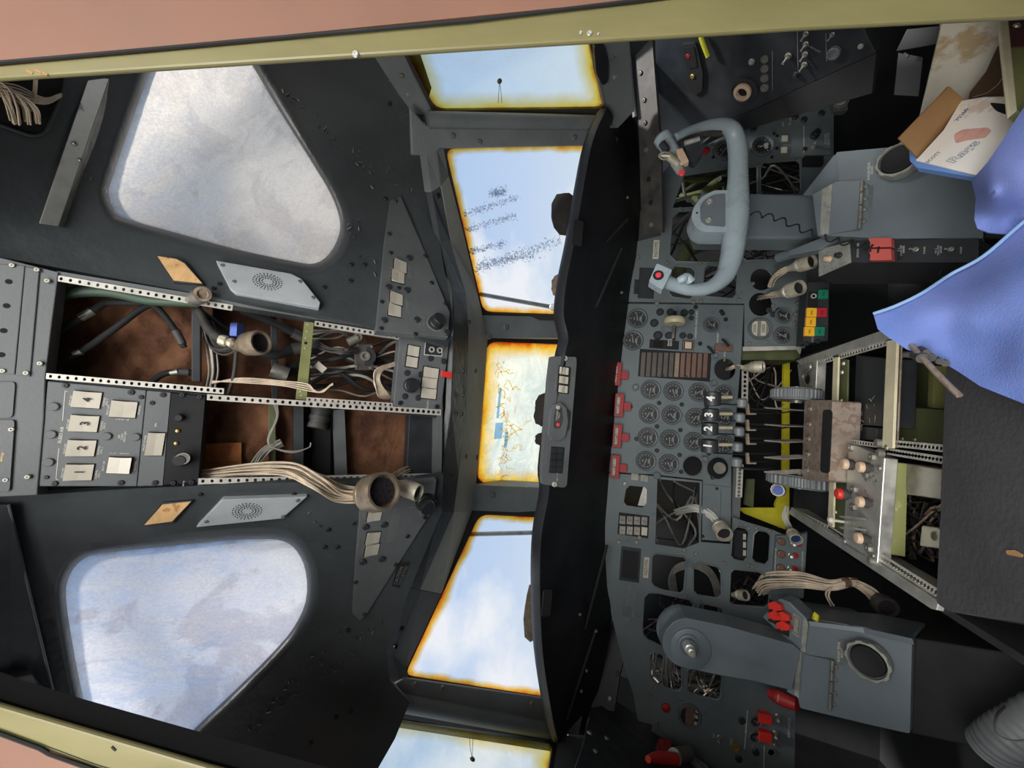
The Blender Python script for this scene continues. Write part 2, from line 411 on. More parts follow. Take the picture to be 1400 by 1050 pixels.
# parts of a part share its origin; instanced parts carry a transform, so undo it for their children
_tube = tube
def fixchild(ch, par):
    if par is not None and par.matrix_basis != Matrix.Identity(4) and par.type == 'MESH': ch.matrix_parent_inverse = par.matrix_basis.inverted()
_mk = mk
def mk(name, vs, fs, mat, par=None, *a, **k):
    o = _mk(name, vs, fs, mat, par, *a, **k); fixchild(o, par); return o
_inst = inst
def inst(name, me, pos, a, b, n, s, par=None, label=None):
    o = _inst(name, me, pos, a, b, n, s, par, label); fixchild(o, par); return o
def rocker(S, cx, cy, w, h, par, up=1, m='white', txt=None, th=6, seat=1.):
    fr = plate('rocker_switch', fR(S, cx, cy, w + 3, h + 3), S, .002, M['deep'], par, off=.0012)
    p, a, b, n = frame_at(S, cx, cy, .0012); ka, kb = scales(S, cx, cy); A = a * (h / 2 * ka); B = b * (w / 2 * kb); H = min(w, h) * ka * .22
    hi, lo = H * (1.1 if up > 0 else .25), H * (.25 if up > 0 else 1.1)
    vs = [p - A + B, p + A + B, p + A - B, p - A - B]
    vs += [p - A + B + n * hi, p + A + B + n * hi, p + A + n * H * .55, p - A + n * H * .55, p + A - B + n * lo, p - A - B + n * lo]
    fs = [(0, 3, 2, 1), (4, 7, 6, 5), (7, 9, 8, 6), (0, 1, 5, 4), (3, 9, 8, 2), (0, 4, 7), (0, 7, 9, 3), (1, 6, 5), (1, 2, 8, 6)]
    c = mk('rocker', vs, fs, M[m], fr, bev=H * .12)
    if txt: text(txt, S, cx, cy, th, M['ink'], fr, off=.0012 + H * .8, name='numeral', bold=.02)
    return fr
def rail(name, p0, p1, wpx, S, n, par, off=.001, r=.3, m='rail', th=.0015, taper=1.):
    a = V(p0); b = V(p1); d = b - a; u = d.normalized(); q = V((-u.y, u.x)) * (wpx / 2); q2 = q * taper
    poly = [tuple(a + q), tuple(b + q2), tuple(b - q2), tuple(a - q)]
    # evenly spaced in the scene, not in the picture
    A, B = S.at(*p0), S.at(*p1); holes = []
    for i in range(n):
        c = proj(A.lerp(B, (i + .5) / n)); k = wpx * (1 + (taper - 1) * (V(c) - a).length / d.length)
        holes.append(circ(c[0], c[1], k * r, 7))
    return plate(name, poly, S, th, M[m], par, holes, off)
def gauge(S, px, py, r, par, ang=40., style='std', label=None, dial='dial', name='gauge', num=10):
    p, a, b, n = frame_at(S, px, py); R_ = rad(S, px, py, r)
    g = inst(name, lathe_mesh('gauge_face_' + dial, [(.8, 0.0), (.8, .1), (0, .1)], M[dial], 24), p, a, b, n, R_, par, label)
    inst('bezel', lathe_mesh('gauge_bezel', [(1.02, 0), (1.02, .22), (.95, .32), (.84, .3), (.79, .1), (.79, 0)], M['bezel'], 28), p, a, b, n, R_, g)
    key = 'ticks%s%d' % (style, num)
    if key not in MESH:
        vs, fs = [], []
        for i in range(num * 2 + 1):
            t = math.radians(230 - i * 280 / (num * 2)); r0 = .55 if i % 2 == 0 else .64; wd = .035 if i % 2 == 0 else .02
            c, s = math.cos(t), math.sin(t); k = len(vs)
            for rr, ww in ((r0, -wd), (.74, -wd), (.74, wd), (r0, wd)): vs.append((rr * c - ww * s, rr * s + ww * c, .115))
            fs.append((k, k + 1, k + 2, k + 3))
        for (x, y, w_, h_) in ((0, -.28, .22, .05), (0, -.4, .3, .04), (0, .3, .12, .05)):
            k = len(vs); vs += [(x - w_, y - h_, .115), (x + w_, y - h_, .115), (x + w_, y + h_, .115), (x - w_, y + h_, .115)]; fs.append((k, k + 1, k + 2, k + 3))
        me = bpy.data.meshes.new(key); me.from_pydata(vs, [], fs); me.materials.append(M['ltrd']); MESH[key] = me
    inst('scale_marks', MESH[key], p, a, b, n, R_, g)
    if 'needle' not in MESH:
        me = bpy.data.meshes.new('needle'); me.from_pydata([(-.06, -.2, .15), (.06, -.2, .15), (.02, .66, .15), (-.02, .66, .15), (-.06, -.2, .12), (.06, -.2, .12), (.02, .66, .12), (-.02, .66, .12)], [], [(0, 1, 2, 3), (7, 6, 5, 4), (0, 4, 5, 1), (1, 5, 6, 2), (2, 6, 7, 3), (3, 7, 4, 0)]); me.materials.append(M['ltrd']); MESH['needle'] = me
    t = math.radians(ang); c, s = math.cos(t), math.sin(t)
    inst('needle', MESH['needle'], p, a * c + b * s, b * c - a * s, n, R_, g)
    return g
def connector(name, label, p0, p1, r, wires, par=None, m='conn', cat='connector', seed=1, wm='wire', nw=11, wr=None, plug='pins', group=None, long=1.):
    """round cable plug: p0 wire end, p1 mating face"""
    t = thing(name, label, cat, p0, group) if par is None else par
    d = (p1 - p0); Ln = d.length; n = d.normalized(); a = n.orthogonal().normalized(); b = n.cross(a)
    def ring(nm, prof, mt, seg=24, rim=None):
        me = lathe_mesh('%s_%s_%d' % (nm, mt, seed), prof, M[mt], seg, True, rim); return inst(nm, me, p0, a, b, n, 1., t)
    ring('backshell', [(r * .45, 0), (r * .5, Ln * .1), (r * .72, Ln * .34), (r * .85, Ln * .4), (r * .85, Ln * .48)], m)
    ring('coupling_ring', [(r * .86, Ln * .44), (r * .95, Ln * .46), (r * .95, Ln * .52), (r * .88, Ln * .54), (r * .88, Ln * .58), (r * 1.0, Ln * .6), (r * 1.0, Ln * .9), (r * .95, Ln), (r * .84, Ln), (r * .8, Ln * .86), (r * .7, Ln * .86)], m, 28, lambda i, j: 1 + (.025 if (i % 2 and 5 <= j <= 7) else 0))
    ring('insert', [(r * .72, Ln * .8), (r * .72, Ln * .9), (0, Ln * .9)], plug)
    vs, fs = [], []
    for rr, k in ((0, 1), (.3, 6), (.56, 11)):
        for i in range(k):
            q = p0 + n * Ln * .9 + (a * math.cos(6.283 * i / k) + b * math.sin(6.283 * i / k)) * r * rr; tube_geo([q, q + n * r * .05], r * .06, 6, vs, fs)
    mk('contact_sockets', vs, fs, M['dark'], t, stuff=False)
    if wires:
        bundle('wire_loom', wires + [p0 + n * Ln * .05], r * .45, nw, wr or r * .09, M[wm], t, seed, 6, [1.0] * 3 + [.8])
    return t
# ================================================================ THE SETTING
def sym(relu, v, w, side=1):
    X = side * relu / 526 * w; vv = v / 526 * w
    return CAM + V((X, w * math.cos(PITCH) - vv * math.sin(PITCH), w * math.sin(PITCH) + vv * math.cos(PITCH)))
LP = [(110, 700, .53), (119, 620, .56), (119, 408, .635), (122, 270, .708), (124, 145, .79), (105, 75, .85), (333, 426, .71), (433, 434, .76), (320, 575, .64), (307, 725, .53), (430, 600, .64),
      (500, 750, .52), (283, 191, .85), (230, 100, .885), (358, 127, .905), (460, 226, .80), (474, 180, .80), (620, 430, .70), (650, 220, .72), (110, 950, .42), (350, 950, .42), (180, 60, .90), (340, 60, .93)]
def linsurf(side):
    o = []
    for p in LP:
        q = sym(*p, side=side); x, y = proj(q); o.append((x, y, depth(q)))
    return Surf(o, .0004)
SR, SL = linsurf(1), linsurf(-1)
def OHp(): return PX((200, 590, .605), (520, 590, .775))
q1 = CAM + V((0, .451, .714)); OH = Plane(q1, V((0, .349, -.41)).cross(V((1, 0, 0))))
HOLE_R = [(236, 20), (205, 98), (175, 180), (151, 250), (149, 268), (158, 290), (175, 300), (240, 318), (320, 340), (400, 357), (430, 360), (450, 347), (463, 322), (464, 298), (452, 265), (430, 228), (400, 180), (372, 135), (345, 90), (300, 20)]
HOLE_L = [(90, 815), (96, 785), (112, 766), (135, 757), (200, 750), (290, 741), (355, 737), (387, 740), (406, 754), (418, 782), (418, 822), (400, 860), (370, 895), (320, 945), (250, 1012), (210, 1060), (150, 1100), (137, 1050), (113, 950), (100, 885)]
def smooth_poly(P, sub=3):
    n = len(P); pts = [V((*P[i % n], 0)) for i in range(-1, n + 2)]; out = []
    for i in range(1, n + 1):
        p0, p1, p2, p3 = pts[i - 1:i + 3]
        for k in range(sub):
            t = k / sub; q = .5 * ((2 * p1) + (p2 - p0) * t + (2 * p0 - 5 * p1 + 4 * p2 - p3) * t * t + (3 * p1 - p0 - 3 * p2 + p3) * t ** 3); out.append((q.x, q.y))
    return out
def grow(P, d):
    n = len(P); s = sum(P[i][0] * P[(i + 1) % n][1] - P[(i + 1) % n][0] * P[i][1] for i in range(n)); s = 1 if s > 0 else -1; out = []
    for i in range(n):
        t = (V(P[(i + 1) % n]) - V(P[i - 1])).normalized(); out.append((P[i][0] + t.y * d * s, P[i][1] - t.x * d * s))
    return out
# ---- window panes: tint follows the delaminated edge
def tint_mat(name, col, haze=.3):
    m = bpy.data.materials.new(name); m.use_nodes = True; nt = m.node_tree; nt.nodes.clear()
    a = ND(nt, 'ShaderNodeBsdfTransparent'); a.inputs[0].default_value = (*lin(col), 1); b = ND(nt, 'ShaderNodeBsdfTranslucent'); b.inputs[0].default_value = (*lin(col), 1)
    x = ND(nt, 'ShaderNodeMixShader'); x.inputs[0].default_value = haze; nt.links.new(a.outputs[0], x.inputs[1]); nt.links.new(b.outputs[0], x.inputs[2])
    o = ND(nt, 'ShaderNodeOutputMaterial'); nt.links.new(x.outputs[0], o.inputs[0]); return m
M['adh'] = tint_mat('dried_adhesive', (186, 192, 200)); M['bead'] = tint_mat('amber_sealant', (246, 222, 150)); M['flk'] = tint_mat('lifted_flake', (190, 214, 236))
def pane_mat(name, clear, mid, edge, haze, hz=(215, 220, 226), crack=0., w0=.12, w1=.45, streak=None, mott=None):
    m = bpy.data.materials.new(name); m.use_nodes = True; nt = m.node_tree; nt.nodes.clear(); L = nt.links.new
    at = ND(nt, 'ShaderNodeAttribute', attribute_name='edge'); tc = ND(nt, 'ShaderNodeTexCoord')
    n = ND(nt, 'ShaderNodeTexNoise', Scale=14., Detail=6.); L(tc.outputs['Object'], n.inputs[0])
    ma = ND(nt, 'ShaderNodeMath', operation='MULTIPLY_ADD'); L(n.outputs[0], ma.inputs[0]); ma.inputs[1].default_value = .5; ma.inputs[2].default_value = -.25
    ad = ND(nt, 'ShaderNodeMath', operation='ADD'); L(ma.outputs[0], ad.inputs[0]); L(at.outputs['Fac'], ad.inputs[1])
    r = ramp(nt, [(0., lin(edge)), (w0, lin(mid)), (w1, lin(clear)), (1., lin(clear))], ad.outputs[0])
    n2 = ND(nt, 'ShaderNodeTexNoise', Scale=9. if crack < .5 else 5., Detail=9., Roughness=.7, Distortion=1.2 if crack < .5 else .4)
    mp = ND(nt, 'ShaderNodeMapping')
    if streak: mp.inputs['Scale'].default_value = streak[0]; mp.inputs['Rotation'].default_value = streak[1]
    L(tc.outputs['Object'], mp.inputs[0]); L(mp.outputs[0], n2.inputs[0])
    hr = ramp(nt, [(.40, (haze * .8,) * 3), (.62, (min(1, haze + crack),) * 3)], n2.outputs[0])
    tr = ND(nt, 'ShaderNodeBsdfTransparent'); L(r.outputs[0], tr.inputs[0])
    tl = ND(nt, 'ShaderNodeBsdfTranslucent'); hm = ND(nt, 'ShaderNodeMixRGB', blend_type='MULTIPLY'); hm.inputs[0].default_value = 1
    n4 = ND(nt, 'ShaderNodeTexNoise', Scale=220., Detail=3.); L(tc.outputs['Object'], n4.inputs[0])
    sp = ramp(nt, [(.3, tuple(x * .8 for x in lin(hz))), (.7, lin(hz))], n4.outputs[0])
    hs = sp.outputs[0]; cl = r.outputs[0]
    if mott:
        n5 = ND(nt, 'ShaderNodeTexNoise', Scale=mott[1], Detail=10., Roughness=.68, Distortion=.6); L(tc.outputs['Object'], n5.inputs[0])
        k5 = ramp(nt, [(mott[2], (1, 1, 1)), (mott[2] + .05, lin(mott[0]))], n5.outputs[0]); m5 = ND(nt, 'ShaderNodeMixRGB', blend_type='MULTIPLY'); m5.inputs[0].default_value = 1; L(hs, m5.inputs[1]); L(k5.outputs[0], m5.inputs[2]); hs = m5.outputs[0]
        m6 = ND(nt, 'ShaderNodeMixRGB', blend_type='MULTIPLY'); m6.inputs[0].default_value = 1; L(cl, m6.inputs[1]); L(k5.outputs[0], m6.inputs[2]); nt.links.remove(tr.inputs[0].links[0]); L(m6.outputs[0], tr.inputs[0])
    L(hs, hm.inputs[1]); L(r.outputs[0], hm.inputs[2]); L(hm.outputs[0], tl.inputs[0])
    x = ND(nt, 'ShaderNodeMixShader'); L(hr.outputs[0], x.inputs[0]); L(tr.outputs[0], x.inputs[1]); L(tl.outputs[0], x.inputs[2])
    gl = ND(nt, 'ShaderNodeBsdfGlossy', Roughness=.15); y = ND(nt, 'ShaderNodeMixShader'); y.inputs[0].default_value = .03
    L(x.outputs[0], y.inputs[1]); L(gl.outputs[0], y.inputs[2])
    o = ND(nt, 'ShaderNodeOutputMaterial'); L(y.outputs[0], o.inputs[0]); return m
def pane(poly, S, mt, par, off=0., wid=26, name='pane', grid=8):
    o = plate(name, poly, S, 0, mt, par, off=off, dens=8, grid=grid, smooth=True)
    att = o.data.attributes.new('edge', 'FLOAT', 'POINT'); org = ORG[o.name]
    seg = [(V(poly[i]), V(poly[(i + 1) % len(poly)])) for i in range(len(poly))]
    for i, v in enumerate(o.data.vertices):
        q = V(proj(v.co + org)); d = 1e9
        for a, b in seg:
            ab = b - a; t = max(0, min(1, (q - a).dot(ab) / max(1e-9, ab.dot(ab)))); d = min(d, (q - a - ab * t).length)
        att.data[i].value = min(1., d / wid)
    return o
PM_c = pane_mat('centre_pane_glass', (236, 238, 226), (235, 190, 60), (215, 80, 10), .38, (245, 245, 232), .35, .22, .65)
PM_f = pane_mat('front_pane_glass', (250, 252, 255), (240, 190, 70), (200, 55, 2), .02, (205, 212, 222), .02, .2, .42)
PM_s = pane_mat('side_pane_glass', (240, 246, 246), (226, 200, 84), (176, 84, 8), .10, (222, 226, 214), .12, .2, .75)
PM_r = pane_mat('right_eyebrow_glass', (232, 228, 222), (226, 216, 186), (205, 180, 120), .95, (238, 232, 224), .05, .05, .2, streak=((1.2, 1.2, 4), (.4, .5, 0)), mott=((240, 240, 242), 5., .48))
PM_l = pane_mat('left_eyebrow_glass', (236, 239, 244), (238, 228, 180), (205, 170, 90), .68, (236, 230, 226), .3, .05, .2, streak=((2, 1, 1), (.2, .9, .3)), mott=((234, 230, 232), 4., .5))
# ---- eyebrow windows with a padded lip
def eyebrow(n, S, hole, pm, lipw):
    w = struct('window_%d' % n, S.at(*hole[5]))
    big = grow(smooth_poly(hole), lipw); sm = smooth_poly(hole); K = 8; vs = []
    for k in range(K + 1):
        t = k / K * PI / 2; f = math.sin(t); d = .030 * (1 - math.cos(t))
        for a, b in zip(big, sm): vs.append(S.at(a[0] + (b[0] - a[0]) * f, a[1] + (b[1] - a[1]) * f, -d))
    for a in sm: vs.append(S.at(*a, -.05))
    N = len(sm); fs = []
    for k in range(K + 1):
        for i in range(N): j = (i + 1) % N; fs.append((k * N + i, k * N + j, (k + 1) * N + j, (k + 1) * N + i))
    mk('padded_lip', vs, fs, M['liner'], w, True)
    pane(grow(sm, 2), S, pm, w, -.042, 10, grid=12)
    return big
bigR = eyebrow(1, SR, HOLE_R, PM_r, 16)
bigL = eyebrow(2, SL, HOLE_L, PM_l, 16)
rg = random.Random(3)
BL = [(rg.uniform(330, 600), rg.uniform(100, 300), rg.uniform(3, 7)) for _ in range(60)] + [(rg.uniform(340, 520), rg.uniform(860, 1040), rg.uniform(3, 8)) for _ in range(60)]
def blister(x, y):
    return 0.0
LINER_R = [(-330, 250), (-20, 348), (80, 366), (250, 398), (430, 430), (545, 454), (612, 474), (622, 440), (612, 395), (601, 330), (592, 263), (585, 212), (570, 192), (590, 120), (570, 60), (560, 0), (540, -160), (-330, -160)]
LINER_L = [(-330, 640), (-20, 676), (60, 676), (180, 668), (380, 660), (560, 655), (606, 648), (604, 700), (562, 802), (527, 894), (533, 930), (560, 960), (540, 1010), (500, 1080), (460, 1200), (-330, 1200)]
lr = st(plate('wall_right', LINER_R, SR, .012, M['liner'], holes=[bigR], grid=22, dens=14, smooth=True))
ll = st(plate('wall_left', LINER_L, SL, .012, M['liner'], holes=[bigL], grid=22, dens=14, smooth=True))
# flaked paint curls and screws on the liner
def flakes(S, spec, par, seed):
    rg = random.Random(seed); vs, fs = [], []
    for (x0, y0, x1, y1, n) in spec:
        for _ in range(n):
            t = rg.random(); x = x0 + (x1 - x0) * t + rg.gauss(0, 5); y = y0 + (y1 - y0) * t + rg.gauss(0, 8); a = rg.uniform(0, 6.28); l = rg.uniform(2, 7); k = len(vs)
            dx, dy = math.cos(a) * l, math.sin(a) * l; wd = rg.uniform(.5, 1.3)
            vs += [S.at(x, y, .0006), S.at(x + dx, y + dy, .0006), S.at(x + dx * .9 - dy * .1 * wd, y + dy * .9 + dx * .1 * wd, .003), S.at(x - dy * .12 * wd, y + dx * .12 * wd, .0035)]; fs.append((k, k + 1, k + 2, k + 3))
    return mk('peeling_paint', vs, fs, M['band'], par, stuff=True)
flakes(SR, [(360, 100, 520, 250, 26), (450, 200, 570, 260, 26), (470, 300, 520, 380, 14), (130, 250, 160, 290, 8), (520, 70, 575, 180, 8)], lr, 4)
flakes(SL, [(350, 1000, 470, 860, 34), (440, 930, 520, 850, 24), (420, 700, 450, 760, 6)], ll, 5)
screws(SR, [(533, 142), (527, 272), (480, 362), (498, 362), (479, 384), (443, 393), (300, 388), (292, 394)], lr, 3.2, .001, 'knob')
screws(SL, [(449, 724), (444, 748), (461, 748), (274, 676), (402, 676), (476, 862), (460, 980), (480, 972), (425, 1015)], ll, 3.4, .001, 'knob')
# ---- windscreen planes
WC = P3((667, 467, 1.13), (652, 660, 1.15), (755, 560, 1.42))
WR = P3((660, 428, 1.13), (608, 203, .92), (800, 203, 1.08))
WL = P3((655, 703, 1.15), (553, 925, .92), (745, 955, 1.08))
WSR = P3((595, 152, .90), (560, 80, .80), (825, 148, 1.0))
WSL = P3((520, 980, .90), (480, 1025, .80), (757, 1015, 1.0))
def window(n, S, hole, pm, r=14, wid=24, m='seal', fw_=7, off=0.004, marks=None):
    w = struct('window_%d' % n, S.at(*hole[0]))
    pane(rnd(grow(hole, 3), r), S, pm, w, 0, wid)
    plate('seal', grow(hole, fw_ + 6), S, .012, M[m], w, [rnd(hole, r)], off)
    return w
H3 = [(666, 467), (800, 472), (775, 667), (652, 660)]
H4 = [(609, 203), (835, 196), (810, 432), (661, 427)]
H5 = [(656, 703), (790, 710), (800, 962), (553, 924)]
H6 = [(535, 30), (596, 152), (829, 149), (806, 60), (800, 10)]
H7 = [(521, 978), (757, 1016), (740, 1120), (430, 1120)]
w3 = window(3, WC, H3, PM_c, wid=36); w4 = window(4, WR, H4, PM_f, wid=30); w5 = window(5, WL, H5, PM_f, wid=30)
w6 = window(6, WSR, H6, PM_s, wid=40); w7 = window(7, WSL, H7, PM_s, wid=40)
# wire antenna post ends / sealant drips seen in the panes
for (S, w, x, y, a) in ((WSR, w6, 683, 111, (684, 141)), (WSL, w7, 646, 1038, (645, 1009))):
    tube('heater_lead', [S.at(a[0] - 3, a[1], .004), S.at(a[0] - 2, (a[1] + y) / 2, .006), S.at(x, y, .004)], .0006, M['wire2'], w, 5, 4)
    tube('heater_lead', [S.at(a[0] + 2, a[1], .004), S.at(a[0] + 1, (a[1] + y) / 2, .006), S.at(x, y, .004)], .0006, M['wire2'], w, 5, 4)
    turn('terminal_spot', S, x, y, 4, 'spot', [(1, 0), (.7, .3), (0, .4)], M['zincd'], w, .001, 12)
# crazing beads in the centre pane and dried adhesive band in the right front pane
rg = random.Random(11)
for i in range(60):
    t = rg.random(); y = 492 + 160 * t; x = 684 + abs(rg.gauss(0, 9)) - 6 + (8 if .25 < t < .8 else 0); pts = []
    for k in range(4): pts.append(WC.at(x, y, .002)); x += rg.gauss(1, 3.5); y += rg.gauss(1, 4)
    tube('sealant_bead', pts, rg.uniform(.0005, .0014), M['bead'], w3, 5, 4)
for (x0, y0, x1, y1) in ((681, 530, 684, 572), (677, 578, 687, 600), (690, 590, 694, 612)):
    plate('lifted_glass_flake', fR(WC, (x0 + x1) / 2, (y0 + y1) / 2, x1 - x0, y1 - y0, .08), WC, .001, M['flk'], w3, off=.003)
def speck(S, w, a, b, wd, n, seed, name='dried_adhesive'):
    rg = random.Random(seed); vs, fs = [], []
    for _ in range(n):
        t = rg.random(); x = a[0] + (b[0] - a[0]) * t; y = a[1] + (b[1] - a[1]) * t + rg.gauss(0, wd) ; r = rg.uniform(.5, 1.5); k = len(vs); x += rg.gauss(0, 2); m_ = 5
        for i in range(m_): q = rg.uniform(.6, 1.2) * r; vs.append(S.at(x + q * math.cos(6.28 * i / m_), y + q * math.sin(6.28 * i / m_), .0015))
        fs.append(tuple(range(k, k + m_)))
    mk(name, vs, fs, M['adh'], w, stuff=True)
for i, (a, b, wd) in enumerate((((635, 293), (708, 270), 2.6), ((637, 315), (705, 295), 2.6), ((640, 345), (690, 332), 2.5), ((650, 368), (768, 328), 4.0), ((655, 360), (730, 350), 2.8), ((670, 265), (690, 262), 3))):
    speck(WR, w4, a, b, wd, 520 if i == 3 else 260, 20 + i)
# ---- band over the windscreen, faceted
def strip(name, A, B, m, th, par=None, n=None, bev=0.002):
    up = V((0, 0, 1)); vs = [*A, *B, *[p + up * th for p in A], *[p + up * th for p in B]]; k = len(A); fs = []
    for i in range(k - 1):
        fs += [(i, i + 1, k + i + 1, k + i), (2 * k + i, 3 * k + i, 3 * k + i + 1, 2 * k + i + 1), (i, 2 * k + i, 2 * k + i + 1, i + 1), (k + i, k + i + 1, 3 * k + i + 1, 3 * k + i)]
    fs += [(0, k, 3 * k, 2 * k), (k - 1, 3 * k - 1, 4 * k - 1, 2 * k - 1)]
    return mk(name, vs, fs, M[m], par, bev=bev)
inn = [(583, 210), (590, 263), (603, 330), (619, 400), (621, 440), (617, 560), (604, 650), (600, 700), (559, 802), (523, 894), (534, 934)]
mid = [(596, 204), (603, 255), (616, 330), (636, 400), (641, 450), (637, 560), (627, 650), (621, 700), (575, 806), (537, 896), (548, 934)]
out_ = [(607, 200), (614, 240), (634, 318), (653, 400), (667, 464), (660, 560), (651, 662), (645, 700), (604, 812), (556, 915), (560, 930)]
dI = [.895, .90, .90, .885, .87, .855, .87, .89, .90, .895, .895]; dM = [.90, .91, .95, .96, .96, .95, .96, .95, .93, .90, .90]
def onwin(x, y): return (WC if 455 < y < 672 else WR if y <= 455 else WL).at(x, y, .008)
cI = [W(x, y, d) for (x, y), d in zip(inn, dI)]; cM = [W(x, y, d) for (x, y), d in zip(mid, dM)]; cO = [onwin(x, y) for x, y in out_]
bd = struct('trim_1', cI[5])
strip('band_underside', cI[1:-2], cM[1:-2], 'liner', .015, bd); strip('band_face', cM[1:-2], cO[1:-2], 'band', .01, bd)
for s in (slice(0, 2), slice(-3, None)):
    strip('band_end_cap', cI[s], cM[s], 'post', .018, bd); strip('band_end_cap', cM[s], cO[s], 'post', .014, bd)
for (x, y) in [(599, 268), (636, 420), (634, 520), (650, 515), (634, 566), (634, 648), (618, 648), (548, 858), (541, 884), (533, 545)]:
    q = V(W(x, y, .93)); 
    k = 1 if 455 < y < 672 else 0
BF = Surf([(x, y, depth(p)) for (x, y), p in zip(mid[1:-1], cM[1:-1])] + [(x, y, depth(p)) for (x, y), p in zip(out_[1:-1], cO[1:-1])] + [(x, y, depth(p)) for (x, y), p in zip(inn[1:-1], cI[1:-1])])
screws(BF, [(598, 268), (641, 440), (634, 507), (650, 507), (634, 540), (632, 566), (637, 624), (652, 625), (617, 650), (549, 859), (541, 884)], bd, 3.2, .004, 'knob')
# ---- posts between the panes
def post(n, poly, S, th=.05, m='post', off=.02, bev=.006, scr=(), extra=None):
    o = st(plate('trim_%d' % n, poly, S, th, M[m], off=off, bev=bev)); screws(S, scr, o, 4, off + .001)
    return o
PC1 = P3((660, 447, 1.12), (800, 450, 1.36), (663, 462, 1.125)); PC2 = P3((645, 684, 1.14), (790, 690, 1.36), (650, 665, 1.14))
post(2, [(657, 431), (810, 434), (812, 462), (664, 462)], PC1, .06, 'post', .012, .004, [(691, 448), (668, 460)])
post(3, [(650, 663), (792, 669), (788, 704), (640, 698)], PC2, .06, 'post', .012, .004, [(673, 677), (648, 690)])
PR = P3((600, 190, .90), (805, 190, 1.03), (598, 160, .88)); PL_ = P3((545, 935, .90), (745, 975, 1.03), (530, 965, .88))
post(4, [(560, 145), (578, 166), (585, 172), (812, 178), (812, 199), (603, 203), (592, 213), (562, 212)], PR, .012, 'post', .010, .004, [(655, 194), (785, 188), (619, 186)])
post(5, [(552, 927), (800, 963), (792, 1006), (546, 958), (520, 948)], PL_, .012, 'post', .010, .004, [(604, 941), (727, 962), (566, 936)])
def railtube(n, a, b, r, S):
    A, B = S.at(*a, .012), S.at(*b, .012); o = st(tube('trim_%d' % n, [A, A.lerp(B, .5), B], r, M['post'], seg=16, sub=4)); return o
railtube(6, (585, 164), (812, 168), .017, PR); railtube(7, (512, 953), (770, 1002), .019, PL_)
post(8, [(500, 60), (470, -40), (560, -40), (548, 60), (592, 150), (605, 156), (812, 152), (826, 150), (806, 60), (800, -40), (850, -40), (862, 60), (868, 152), (845, 176), (590, 176), (575, 170), (545, 130)], WSR, .017, 'post', .004, .004, [(579, 169), (838, 80), (549, 104), (640, 172)])
post(9, [(548, 985), (760, 1012), (775, 1005), (800, 1010), (790, 1140), (735, 1140), (755, 1018), (521, 980), (430, 1120), (400, 1120), (480, 1000), (505, 962), (520, 958), (548, 968)], WSL, .017, 'post', .004, .004, [(515, 964), (577, 968), (473, 1036)])
# dark slot cover by the right side pane
st(plate('trim_10', rnd([(812, 62), (826, 62), (832, 85), (832, 112), (824, 118), (815, 100)], 5), WSR, .02, M['glare'], off=.02, bev=.004))
# ---- hull behind everything, so that daylight comes in only by the panes
def quad(name, ps, m, th=.02):
    n = (ps[1] - ps[0]).cross(ps[2] - ps[0]).normalized(); c = sum(ps, V((0, 0, 0))) / len(ps)
    if n.dot(V((0, .7, 1.1)) - c) > 0: n = -n
    k = len(ps); return st(mk(name, [*ps, *[p + n * th for p in ps]], [tuple(range(k)), tuple(range(k, 2 * k))[::-1]] + [(i, (i + 1) % k, k + (i + 1) % k, k + i) for i in range(k)], M[m]))
Z = lambda x, y, z: V((x, y, z))
quad('floor', [Z(-1.3, -2.6, 0), Z(1.3, -2.6, 0), Z(1.3, 2.0, 0), Z(-1.3, 2.0, 0)], 'hull')
quad('wall_front', [Z(-1.15, 1.62, 0), Z(1.15, 1.62, 0), Z(1.15, 1.62, 1.14), Z(-1.15, 1.62, 1.14)], 'hull')
quad('wall_starboard_side', [Z(1.06, .25, 0), Z(1.06, 1.62, 0), Z(.93, 1.62, 1.05), Z(.98, .95, 1.10), Z(1.02, .25, 1.15)], 'hull')
quad('wall_port_side', [Z(-1.06, .25, 0), Z(-1.06, 1.62, 0), Z(-.93, 1.62, 1.05), Z(-.98, .95, 1.10), Z(-1.02, .25, 1.15)], 'hull')
for s in (1, -1):
    quad('wall_upper_side', [Z(s * 1.02, .2, 1.15), Z(s * .98, .60, 1.12), Z(s * .9, .56, 1.55), Z(s * .8, .2, 1.75)], 'hull')
quad('ceiling', [Z(-.25, -.1, 2.03), Z(.25, -.1, 2.03), Z(.25, .62, 1.98), Z(-.25, .62, 1.98)], 'hull')
quad('ceiling_front', [Z(-.22, .6, 1.99), Z(.22, .6, 1.99), Z(.24, 1.06, 1.47), Z(-.24, 1.06, 1.47)], 'hull')
# ================================================================ OVERHEAD
def rect_lines(S, pts, wpx, par, m='ltr', off=.0014, name='marking_line'):
    vs, fs = [], []
    for a, b in zip(pts, pts[1:]):
        A, B = S.at(*a, off), S.at(*b, off); d = (B - A).normalized(); n = S.fr(*a)[2]; q = d.cross(n) * rad(S, *a, wpx) / 2; k = len(vs)
        vs += [A - q, B - q, B + q, A + q]; fs.append((k, k + 1, k + 2, k + 3))
    return mk(name, vs, fs, M[m], par)
rack = thing('overhead_rack', 'stripped overhead equipment rack with perforated metal rails between the eyebrow windows', 'overhead panel', OH.at(330, 540))
for p0, p1, n, w_ in (((77, 380), (318, 421), 22, 8), ((430, 442), (546, 461), 15, 7), ((63, 514), (306, 535), 24, 8), ((283, 543), (603, 564), 36, 8), ((419, 546), (537, 554), 16, 6), ((271, 658), (596, 651), 34, 8)):
    rail('perforated_rail', p0, p1, w_, OH, n, rack, off=.002)
